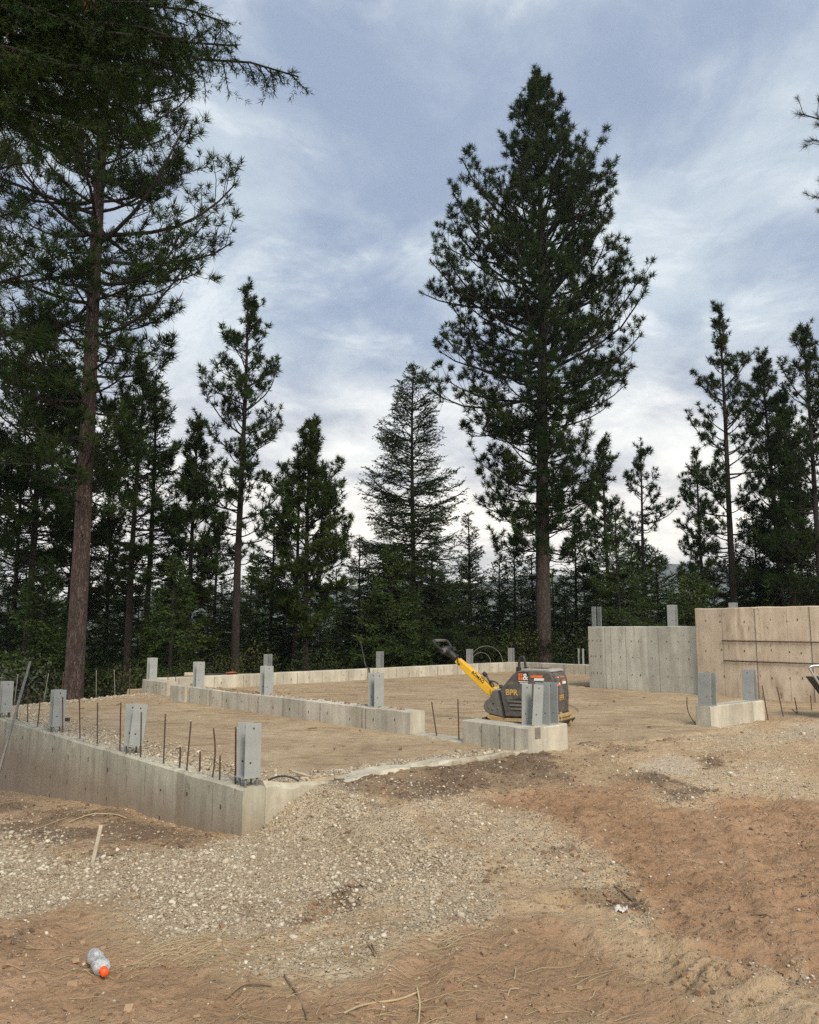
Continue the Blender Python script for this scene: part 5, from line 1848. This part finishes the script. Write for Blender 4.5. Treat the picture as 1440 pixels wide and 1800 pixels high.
# printing on the cover
YS = -HW - 0.0015
place_text('side_lettering', text_mesh('side_lettering', 'BPR', 0.100, M['print_yellow'], bold=0.002), comp, (0.085, YS, 0.392), (1, 0, 0.0), (0, 0, 1))


def decal(name, x0, x1, z0, z1, mat, lift=0.0015):
    return link(name, box_mesh(name, x0, x1, -HW - lift, -HW + 0.004, z0, z1, M[mat]), comp)


decal('sticker', 0.262, 0.405, 0.535, 0.685, 'print_black', 0.001)
for k in range(2):
    for q in range(2):
        decal('sticker_block', 0.268 + 0.030 * k, 0.268 + 0.030 * k + 0.026, 0.582 + 0.046 * q, 0.624 + 0.046 * q, 'print_orange', 0.002)
place_text('sticker_sign', text_mesh('sticker_sign', '&', 0.115, M['print_white'], bold=0.002), comp, (0.326, YS - 0.001, 0.587), (1, 0, 0), (0, 0, 1))
decal('sticker_line', 0.268, 0.400, 0.560, 0.569, 'print_white', 0.002)
decal('sticker_line', 0.285, 0.395, 0.540, 0.550, 'print_white', 0.002)
link('sticker_bar', prism_mesh('sticker_bar', [(0.425, 0.618), (0.585, 0.618), (0.60, 0.648), (0.44, 0.648)], -HW - 0.002, -HW + 0.003, M['print_orange']), comp)
link('sticker_bar', prism_mesh('sticker_bar', [(0.475, 0.582), (0.605, 0.582), (0.615, 0.612), (0.485, 0.612)], -HW - 0.002, -HW + 0.003, M['print_white']), comp)
decal('sticker_line', 0.425, 0.615, 0.556, 0.562, 'midgrey', 0.002)


def end_decal(name, y0, y1, z0, z1, mat):
    xa = lambda z: np.interp(z, [0.18, 0.42, 0.60, 0.65], [0.7555, 0.7655, 0.7435, 0.7235])
    bm = bmesh.new()
    vs = [bm.verts.new(p) for p in ((xa(z0), y0, z0), (xa(z0), y1, z0), (xa(z1), y1, z1), (xa(z1), y0, z1))]
    vb = [bm.verts.new(v.co - Vector((0.004, 0, 0))) for v in vs]
    bm.faces.new(vs)
    bm.faces.new(vb[::-1])
    for i in range(4):
        bm.faces.new((vs[i], vb[i], vb[(i + 1) % 4], vs[(i + 1) % 4]))
    return link(name, bm_mesh(name, bm, M[mat]), comp)


end_decal('sticker_block', -0.17, -0.03, 0.52, 0.63, 'print_orange')
end_decal('sticker_line', -0.10, -0.06, 0.535, 0.625, 'print_white')
end_decal('sticker_block', 0.01, 0.15, 0.575, 0.63, 'print_orange')
end_decal('sticker_line', 0.03, 0.16, 0.535, 0.565, 'print_white')
place_text('end_lettering', text_mesh('end_lettering', 'BPR', 0.105, M['print_yellow'], bold=0.001), comp, (0.7635, -0.14, 0.335), (0, 1, 0), (0.06, 0, 1))

# ================================================================== LOOSE THINGS
# drink bottle
pb0, pb1 = GP(164, 1698), GP(189, 1742)
gb = gz(pb0.x, pb0.y)
axis = Vector((pb1.x - pb0.x, pb1.y - pb0.y, 0)).normalized()
bott = tag(empty('bottle', (pb0.x, pb0.y, gz((pb0.x + pb1.x) / 2, (pb0.y + pb1.y) / 2) + 0.006), math.atan2(axis.y, axis.x)),
           'empty crumpled clear drink bottle with orange cap lying on the brown soil', 'bottle')
bott.scale = (1.22, 0.98, 0.98)
prof = [(-0.004, 0.0), (-0.004, 0.026), (0.004, 0.036), (0.03, 0.0385), (0.055, 0.037), (0.072, 0.031), (0.084, 0.0285), (0.096, 0.032), (0.115, 0.040), (0.14, 0.041), (0.160, 0.036), (0.175, 0.027), (0.183, 0.018), (0.188, 0.0165)]
nb_ = 28
bm = bmesh.new()
rings = []
rgq = np.random.default_rng(3)
for i, (x, r) in enumerate(prof):
    ring = []
    for k in range(nb_):
        a_ = 2 * math.pi * k / nb_
        rr = r * (1 + 0.07 * math.sin(3 * a_ + x * 90) * (0.02 < x < 0.17) + 0.035 * rgq.normal() * (0.02 < x < 0.17))
        zc_ = 0.040
        ring.append(bm.verts.new((x, rr * math.cos(a_), zc_ + rr * math.sin(a_) * 0.93)))
    rings.append(ring)
for r0_, r1_ in zip(rings[:-1], rings[1:]):
    for k in range(nb_):
        bm.faces.new((r0_[k], r0_[(k + 1) % nb_], r1_[(k + 1) % nb_], r1_[k]))


def plastic_mat():
    m, nd, lk, bs = new_mat('frosted_clear_plastic')
    v = coords(nd, lk)
    f = noise(nd, lk, v, 40, 4, 0.6)
    cr = ramp(nd, [(0.40, (0.40, 0.42, 0.43)), (0.60, (0.80, 0.82, 0.84))])
    lk.new(f, cr.inputs[0])
    lk.new(cr.outputs[0], bs.inputs['Base Color'])
    bs.inputs['Roughness'].default_value = 0.22
    bs.inputs['Transmission Weight'].default_value = 0.35
    bs.inputs['IOR'].default_value = 1.25
    bump(nd, lk, bs, noise(nd, lk, coords(nd, lk, scale=(1.0, 2.5, 2.5)), 55, 4, 0.6), 0.6, 0.006)
    return m


M['plastic'] = plastic_mat()
link('bottle_body', bm_mesh('bottle_body', bm, M['plastic'], True), bott)
link('bottle_cap', tube_mesh('bottle_cap', [(0.186, 0, 0.040), (0.190, 0, 0.040), (0.206, 0, 0.040), (0.209, 0, 0.040)], [0.0175, 0.0185, 0.0185, 0.0165], M['orange_cap'], 20), bott)
link('cap_ring', tube_mesh('cap_ring', [(0.180, 0, 0.040), (0.184, 0, 0.040)], 0.0205, M['orange_cap'], 16), bott)


# grade stake, long pole, sticks
def stick(name, pts, rad, mat, label, cat, group=None):
    p0 = Vector(pts[0])
    return tag(link(name, tube_mesh(name, [Vector(p) - p0 for p in pts], rad, M[mat], 7), None, p0), label, cat, group)


p = GP(163, 1517)
tp_ = AT(178, 1451, p.y + 0.12)
dv = (tp_ - p)
sk = tag(link('wooden_stake', box_mesh('wooden_stake', -0.013, 0.013, -0.008, 0.008, -0.12, dv.length, M['wood_pale'], 0.002), None, p),
         'weathered wooden stake leaning in the dark gravel in front of the left wall', 'wooden stake')
sk.rotation_euler = dv.to_track_quat('Z', 'Y').to_euler()
# pole leaning on the wall corner
pt_ = AT(53, 1164, 11.6)
pb_ = AT(-12, 1392, 9.95)
dv = pb_ - pt_
nose = G(27, 1270, 0.33)
stick('leaning_pole', [pt_, pt_ + dv * 0.5, pb_ + dv * 0.02], [0.017, 0.017, 0.017], 'rebar_grey', 'long bare pole leaning over the left wall near the left picture edge', 'pole')

TW = [
    ([(500, 1722), (522, 1752), (535, 1780), (540, 1805)], 0.007, 'dark crooked twig lying on the soil at the bottom, left of centre'),
    ([(605, 1795), (640, 1778), (700, 1766), (733, 1752)], 0.007, 'longest forked dry twig lying at the bottom centre'),
    ([(733, 1745), (738, 1770), (736, 1800)], 0.006, 'pale twig pointing at the bottom edge, below centre'),
    ([(625, 1777), (636, 1762), (640, 1756)], 0.005, 'tiny pale twig standing off the longest forked twig'),
    ([(636, 1655), (650, 1672), (660, 1690)], 0.009, 'thick short stick on the edge of the gravel, centre'),
    ([(653, 1668), (662, 1682)], 0.007, 'short stick lying close beside the thick one on the gravel edge'),
    ([(396, 1765), (430, 1743), (478, 1738)], 0.008, 'curved brown twig lying lower left, right of the bottle'),
    ([(440, 1716), (433, 1740), (405, 1768)], 0.005, 'thin twig crossing the curved brown twig lower left'),
    ([(120, 1447), (160, 1436), (200, 1433), (222, 1440)], 0.008, 'long bent twig lying at the foot of the left wall'),
    ([(60, 1462), (100, 1448), (118, 1440)], 0.006, 'pale twig on the gravel, far left under the wall'),
    ([(900, 1740), (905, 1720), (907, 1700)], 0.005, 'pale forked twig at the bottom, right of centre'),
    ([(893, 1762), (898, 1750), (912, 1744)], 0.005, 'small pale twig end below the forked one'),
    ([(1320, 1602), (1345, 1608), (1352, 1604)], 0.008, 'short thick twig on the red soil at right'),
    ([(985, 1575), (994, 1585), (1000, 1592)], 0.006, 'pale straw-like twig left of the dark hole'),
    ([(1030, 1584), (1052, 1578), (1064, 1572)], 0.012, 'pale root sticking out of the dark hole'),
    ([(1080, 1560), (1095, 1568), (1115, 1574)], 0.010, 'dark root along the rim of the dark hole'),
    ([(795, 1325), (850, 1322), (885, 1318), (893, 1326)], 0.008, 'bent pale stick on the soil in front of the concrete block'),
    ([(850, 1340), (862, 1352), (868, 1350)], 0.010, 'short pale wood splinter before the concrete block'),
    ([(1000, 1305), (1012, 1312), (1020, 1322)], 0.008, 'dark twig right of the concrete block'),
    ([(580, 1362), (586, 1350), (592, 1343), (593, 1340)], 0.012, 'pale stick standing up on the footing edge'),
    ([(540, 1372), (556, 1371)], 0.014, 'dark stub of wood lying on the footing edge'),
]
for pts, r_, lab in TW:
    g = [GP(*q) for q in pts]
    if 'standing' in lab:
        base = g[0]
        g = [base + Vector((0, 0, 0.03))] + [AT(q[0], q[1], base.y + 0.04) for q in pts[1:]]
    else:
        for i, q in enumerate(g):
            a_, b_ = AB(q.x, q.y)
            zz_ = max(gz(q.x, q.y), 0.29 if b_ > 0.15 and a_ > 0.35 else -9)
            if 'footing' in lab:
                zz_ = 0.30
            q.z = zz_ + r_ * 0.8 + 0.006 * (i % 2)
    stick('twig', smooth_path(g, 14) if len(g) > 2 else g, r_ * 0.68, 'stick' if 'dark' in lab or 'brown' in lab or 'thick' in lab else 'straw', lab, 'twig', 'twigs lying on the soil')

# black hose stub and plank pieces near the corner bracket
hs = [W(0.36, 0.20, 0.33), W(0.48, 0.22, 0.345), W(0.56, 0.17, 0.335), W(0.61, 0.11, 0.305)]
stick('hose', smooth_path(hs, 16), 0.008, 'black', 'short black hose end curling out beside the corner bracket', 'hose')
stick('wood_splinter', [W(0.66, 0.30, 0.36), W(0.80, 0.22, 0.31)], 0.012, 'wood_pale', 'pale wood splinter behind the short black hose end', 'wood piece')

# hammer-like tool, red grip
tl = G(107, 1268, 0.30)
tool = tag(empty('hand_tool', (tl.x, tl.y, 0.30), 0.5), 'small red gripped hand tool lying behind the bracket at left', 'hand tool')
link('grip', tube_mesh('grip', [(-0.02, 0, 0.12), (0.0, 0, 0.07), (0.06, 0, 0.03)], [0.016, 0.02, 0.018], M['red'], 9), tool)
link('tool_head', box_mesh('tool_head', 0.05, 0.12, -0.02, 0.02, 0.0, 0.045, M['black'], 0.006), tool)

# plank end and red strap on the back wall top
def on_back_wall(px, off=0.13):
    p_ = G(px, 1188, 0.575)
    a_, b_ = AB(p_.x, p_.y)
    return a_, 11.15 + (a_ - 4.125) * (1.15 / 12.875) + off


a_, b_ = on_back_wall(330)
pk = tag(link('plank_offcut', box_mesh('plank_offcut', -0.16, 0.16, -0.06, 0.06, 0, 0.075, M['wood_pale'], 0.004), None, W(a_, b_, 0.577), (R(-14), 0, RU + R(-30))),
         'short pale plank offcut resting on the back wall at left', 'plank')
a_, b_ = on_back_wall(436)
rd = tag(link('chalk_reel', prism_mesh('chalk_reel', [(-0.16, 0), (0.16, 0), (0.14, 0.045), (0.02, 0.06), (-0.14, 0.04)], -0.04, 0.04, M['print_orange'], 0.008, 2), None, W(a_, b_, 0.577), (0, 0, RU)),
         'small orange-red object lying on the back wall left of the twin plate bracket', 'tool')
pp = []
for px in (360, 400, 440, 452):
    a_, b_ = on_back_wall(px, 0.06)
    pp.append(W(a_, b_, 0.605))
stick('conduit', pp, 0.016, 'black', 'thin dark pipe lying along the top of the back wall', 'pipe')
# black hose over the back wall, loop of wire
a_, b_ = on_back_wall(866, -0.02)
hp = [W(a_ - 0.05, b_ + 0.25, 1.30), W(a_, b_ + 0.2, 1.0), W(a_ + 0.02, b_ + 0.1, 0.66), W(a_ + 0.02, b_ - 0.06, 0.57), W(a_ - 0.05, b_ - 0.16, 0.33), W(a_ - 0.1, b_ - 0.2, 0.27)]
stick('hose', smooth_path(hp, 24), 0.022, 'black', 'black hose hanging over the back wall behind the yellow handle', 'hose')
for (c_, r_, lab) in (((846, 1160), 0.32, 'smaller loop of pale wire behind the back wall'), ((855, 1150), 0.55, 'larger loop of pale wire behind the back wall')):
    cpt = AT(*c_, 28.2)
    cpt.z = 0.55
    arc = [cpt + Vector((math.cos(t_) * r_, 0.1 * math.sin(2 * t_), math.sin(t_) * r_ * 0.95)) for t_ in np.linspace(-0.15, math.pi + 0.15, 22)]
    stick('wire_loop', arc, 0.008, 'rebar_grey', lab, 'wire')

# crumpled white paper by the hole
wp = GP(1092, 1597)
bm = bmesh.new()
bmesh.ops.create_grid(bm, x_segments=10, y_segments=6, size=0.5)
rgw = np.random.default_rng(8)
for v_ in bm.verts:
    v_.co = Vector((v_.co.x * 0.075, v_.co.y * 0.05, 0.012 + 0.010 * math.sin(v_.co.x * 9) * math.cos(v_.co.y * 7) + 0.005 * rgw.normal()))
bmesh.ops.solidify(bm, geom=bm.faces[:], thickness=0.002)
tag(link('paper_scrap', bm_mesh('paper_scrap', bm, M['white_rag'], True), None, (wp.x, wp.y, gz(wp.x, wp.y) + 0.004), (0.1, 0, -0.2)), 'crumpled white paper scrap beside the dark hole', 'paper')

# bent tube handle of the cart cut off by the right edge
hd = 12.6
cart = tag(empty('hand_cart', AT(1520, 1262, 13.2)), 'hand cart cut off by the right edge, only its bent metal tube handle showing', 'hand cart')
cart.location.z = 0.29
cl_ = cart.location
tpts = [AT(1500, 1169, hd) - cl_, AT(1440, 1170, hd) - cl_, AT(1428, 1171, hd) - cl_, AT(1423, 1174, hd) - cl_, AT(1426, 1180, hd) - cl_, AT(1440, 1201, hd) - cl_, AT(1475, 1252, hd) - cl_]
link('tube_handle', tube_mesh('tube_handle', smooth_path(tpts, 40), 0.017, M['tube'], 10), cart)
tr = AT(1470, 1218, hd) - cl_
link('tray', prism_mesh('tray', [(tr.x - 0.22, tr.z + 0.22), (tr.x + 0.55, tr.z + 0.22), (tr.x + 0.45, tr.z - 0.12), (tr.x + 0.02, tr.z - 0.12)], tr.y, tr.y + 0.5, M['black'], 0.02, 2), cart)
link('wheel', tube_mesh('wheel', [(tr.x + 0.5, tr.y + 0.2, 0.16), (tr.x + 0.5, tr.y + 0.3, 0.16)], 0.17, M['black'], 18), cart)

# ================================================================== GRAVEL, CLODS, STRAW
def ico():
    bm_ = bmesh.new()
    bmesh.ops.create_icosphere(bm_, subdivisions=1, radius=1.0)
    v_ = np.array([v.co[:] for v in bm_.verts])
    f_ = np.array([[w.index for w in f.verts] for f in bm_.faces])
    bm_.free()
    return v_, f_


IV_L, IF_L = ico()
IV_S = np.array([(x_, y_, z_) for x_ in (-.8, .8) for y_ in (-.75, .75) for z_ in (-.7, .7)])
IF_S = np.array([t_ for q_ in ((0, 1, 3, 2), (4, 6, 7, 5), (0, 4, 5, 1), (2, 3, 7, 6), (0, 2, 6, 4), (1, 5, 7, 3)) for t_ in ((q_[0], q_[1], q_[2]), (q_[0], q_[2], q_[3]))])


def scatter(name, xy, z, size, mat, rg, flat=(0.45, 0.8), sink=0.25, kind='stuff', tint=None, smooth=True, small=False):
    n = len(xy)
    s = np.stack([size * rg.uniform(0.75, 1.3, n), size * rg.uniform(0.6, 1.0, n), size * rg.uniform(*flat, n)], 1)
    a = rg.random(n) * 2 * np.pi
    IV, IF = (IV_S, IF_S) if small else (IV_L, IF_L)
    V = IV[None] * (1 + rg.normal(0, 0.13, (n, len(IV), 1))) * s[:, None]
    tl_ = rg.normal(0, 0.3, n)
    c, q = np.cos(tl_)[:, None], np.sin(tl_)[:, None]
    V = np.stack([V[..., 0] * c - V[..., 2] * q, V[..., 1], V[..., 0] * q + V[..., 2] * c], -1)
    c, q = np.cos(a)[:, None], np.sin(a)[:, None]
    V = np.stack([V[..., 0] * c - V[..., 1] * q, V[..., 0] * q + V[..., 1] * c, V[..., 2]], -1)
    V[..., 0] += xy[:, :1]
    V[..., 1] += xy[:, 1:]
    V[..., 2] += (z + s[:, 2] * (1 - 2 * sink))[:, None]
    Fc = (IF[None] + (np.arange(n) * len(IV))[:, None, None]).reshape(-1, 3)
    tt = rg.random(n) if tint is None else tint
    col = np.repeat(np.stack([tt, tt, tt, np.ones(n)], 1), len(IV), 0)
    o = link(name, np_mesh(name, V.reshape(-1, 3), Fc, M[mat], smooth, {'tint': col}))
    return tag(o, kind=kind)


rg = np.random.default_rng(41)


def cand(n, dmin, dmax, power=1.0):
    # random ground positions inside the wedge the site shows
    d_ = dmin * (dmax / dmin) ** rg.random(n)
    a_ = rg.uniform(-0.56, 0.58, n)
    return d_ * np.sin(a_), d_ * np.cos(a_)


x, y = cand(150000, 3.5, 14)
a_, b_ = AB(x, y)
keep = (b_ < 0.0) | (a_ < -0.02)
x, y = x[keep], y[keep]
zg, zr, zd, zp_ = zones(x, y)
cl1 = 0.5 + 0.5 * fbm(x, y, 2.2, 3, 301)
pr = 0.95 * zg ** 1.7 * np.clip(1.9 * cl1 - 0.25, 0.08, 1.2) + 0.11 * zd + 0.012
keep = rg.random(len(x)) < np.clip(pr, 0, 1)
x, y, zd, zg = x[keep], y[keep], zd[keep], zg[keep]
if len(x) > 52000:
    x, y, zd, zg = x[:52000], y[:52000], zd[:52000], zg[:52000]
size = np.exp(rg.normal(math.log(0.0070), 0.48, len(x))) * (0.70 + 0.35 * zg)
size = np.clip(size * np.clip(np.hypot(x, y) / 6.0, 0.9, 1.35), 0.004, 0.032)
big = size > 0.0108
hg_ = ground_h(x, y)
scatter('gravel', np.stack([x, y], 1)[big], hg_[big], size[big], 'stone', rg, sink=0.42)
scatter('gravel', np.stack([x, y], 1)[~big], hg_[~big], size[~big], 'stone', rg, sink=0.3, small=True)

# soil clods
x, y = cand(70000, 3.5, 13)
a_, b_ = AB(x, y)
keep = (b_ < -0.05) | (a_ < -0.02)
x, y = x[keep], y[keep]
zg, zr, zd, zp_ = zones(x, y)
keep = rg.random(len(x)) < np.clip(0.10 * zr * (0.4 + fbm(x, y, 1.5, 3, 311)) + 0.75 * zd + 0.03, 0, 1)
x, y, zd = x[keep][:16000], y[keep][:16000], zd[keep][:16000]
size = np.exp(rg.normal(math.log(0.0082), 0.5, len(x)))
tint = np.clip(rg.normal(0.62, 0.2, len(x)) - 0.55 * zd, 0, 1)
scatter('soil_clods', np.stack([x, y], 1), ground_h(x, y), np.clip(size, 0.004, 0.022), 'clod', rg, flat=(0.4, 0.75), sink=0.4, tint=tint, smooth=False, small=True)

# stones strewn on the pad, along the left wall, at the footing and the doorway
n = 9000
a_ = np.concatenate([0.23 + np.abs(rg.normal(0, 0.28, n // 2)), rg.uniform(0.3, 3.4, n // 6), rg.uniform(0.3, 3.9, n // 6), rg.uniform(0.3, 12, n // 6)])
b_ = np.concatenate([rg.uniform(0.1, 9.2, n // 2), 0.24 + np.abs(rg.normal(0, 0.12, n // 6)), np.zeros(n // 6), rg.uniform(0.3, 11, n // 6)])
q = n // 2 + n // 6
b_[q:q + n // 6] = 9.38 + (a_[q:q + n // 6] - 0.4) * 0.44 - np.abs(rg.normal(0, 0.25, n // 6))
sz_ = np.exp(rg.normal(math.log(0.011), 0.4, len(a_)))
sz_[-(n // 6):] *= 0.6
keepm = np.ones(len(a_), bool)
keepm[-(n // 6):] = rg.random(n // 6) < 0.35
a_, b_, sz_ = a_[keepm], b_[keepm], sz_[keepm]
x = OX + a_ * UX - b_ * UY
y = OY + a_ * UY + b_ * UX
scatter('gravel', np.stack([x, y], 1), np.full(len(x), 0.284), sz_, 'stone', rg, small=True, tint=np.clip(rg.normal(0.5, 0.22, len(x)), 0, 1))
n = 1500
a_, b_ = rg.uniform(0.5, 12.0, n), rg.uniform(0.3, 10.5, n)
cl_n = fbm(a_, b_, 0.7, 3, 401)
k_ = (rg.random(n) < np.clip(0.25 + 1.2 * cl_n, 0.02, 1)) & (b_ < 9.2 + 0.4 * a_)
a_, b_ = a_[k_], b_[k_]
x, y = OX + a_ * UX - b_ * UY, OY + a_ * UY + b_ * UX
scatter('soil_clods', np.stack([x, y], 1), np.full(len(x), 0.283), np.exp(rg.normal(math.log(0.011), 0.5, len(x))), 'clod', rg, sink=0.35, small=True, smooth=False, tint=np.clip(rg.normal(0.5, 0.25, len(x)), 0, 1))
# crumbs on the wall tops
n = 700
b_ = rg.uniform(0.1, 9.0, n)
a_ = rg.uniform(0.03, 0.2, n)
x, y = OX + a_ * UX - b_ * UY, OY + a_ * UY + b_ * UX
scatter('gravel', np.stack([x, y], 1), np.full(n, 0.325), np.exp(rg.normal(math.log(0.010), 0.35, n)), 'stone', rg)
n = 520
b_ = np.concatenate([rng.normal(6.6, 0.45, 320), rng.uniform(2.2, 8.6, 200)])
a_ = rg.uniform(3.54, 3.75, n)
x, y = OX + a_ * UX - b_ * UY, OY + a_ * UY + b_ * UX
scatter('soil_clods', np.stack([x, y], 1), np.full(n, 0.571), np.exp(rg.normal(math.log(0.013), 0.4, n)), 'clod', rg, tint=rg.uniform(0.2, 0.9, n))

# dry straw lying on the soil
STR = [((420, 1660), 0.55, 0.16, 260), ((610, 1690), 0.5, 0.18, 260), ((330, 1690), 0.5, 0.16, 200), ((760, 1660), 0.4, 0.2, 110), ((180, 1690), 0.5, 0.3, 120),
       ((700, 1770), 0.9, 0.3, 130), ((900, 1760), 0.7, 0.3, 60), ((1020, 1580), 0.35, 0.2, 60), ((560, 1790), 0.6, 0.2, 70), ((1150, 1560), 0.9, 0.5, 60), ((60, 1500), 0.6, 0.4, 70)]
sx, sy = [], []
for (c_, wx, wy, n) in STR:
    n = int(n * 0.42)
    p_ = GP(*c_)
    sx.append(p_.x + rg.normal(0, wx * 0.5, n))
    sy.append(p_.y + rg.normal(0, wy * 0.7, n))
sx, sy = np.concatenate(sx), np.concatenate(sy)
n = len(sx)
dirs = rg.normal(0.25, 0.55, n)
Ls = np.exp(rg.normal(math.log(0.10), 0.5, n))
P = np.empty((n, 4, 3))
bend_ = rg.normal(0, 0.4, n)
cxp, cyp = sx.copy(), sy.copy()
for i in range(4):
    P[:, i, 0], P[:, i, 1] = cxp, cyp
    P[:, i, 2] = ground_h(cxp, cyp) + 0.004 + (0.012 * rg.random(n) if i in (1, 2) else 0.0)
    cxp = cxp + np.cos(dirs + bend_ * i / 3) * Ls / 3
    cyp = cyp + np.sin(dirs + bend_ * i / 3) * Ls / 3
V, Fc = tubes(P, np.linspace(0.0016, 0.0008, 4)[None] * np.ones((n, 1)) * rg.uniform(0.7, 1.2, (n, 1)), 3)
tag(link('straw', np_mesh('straw', V, Fc, M['straw'], True)), kind='stuff')
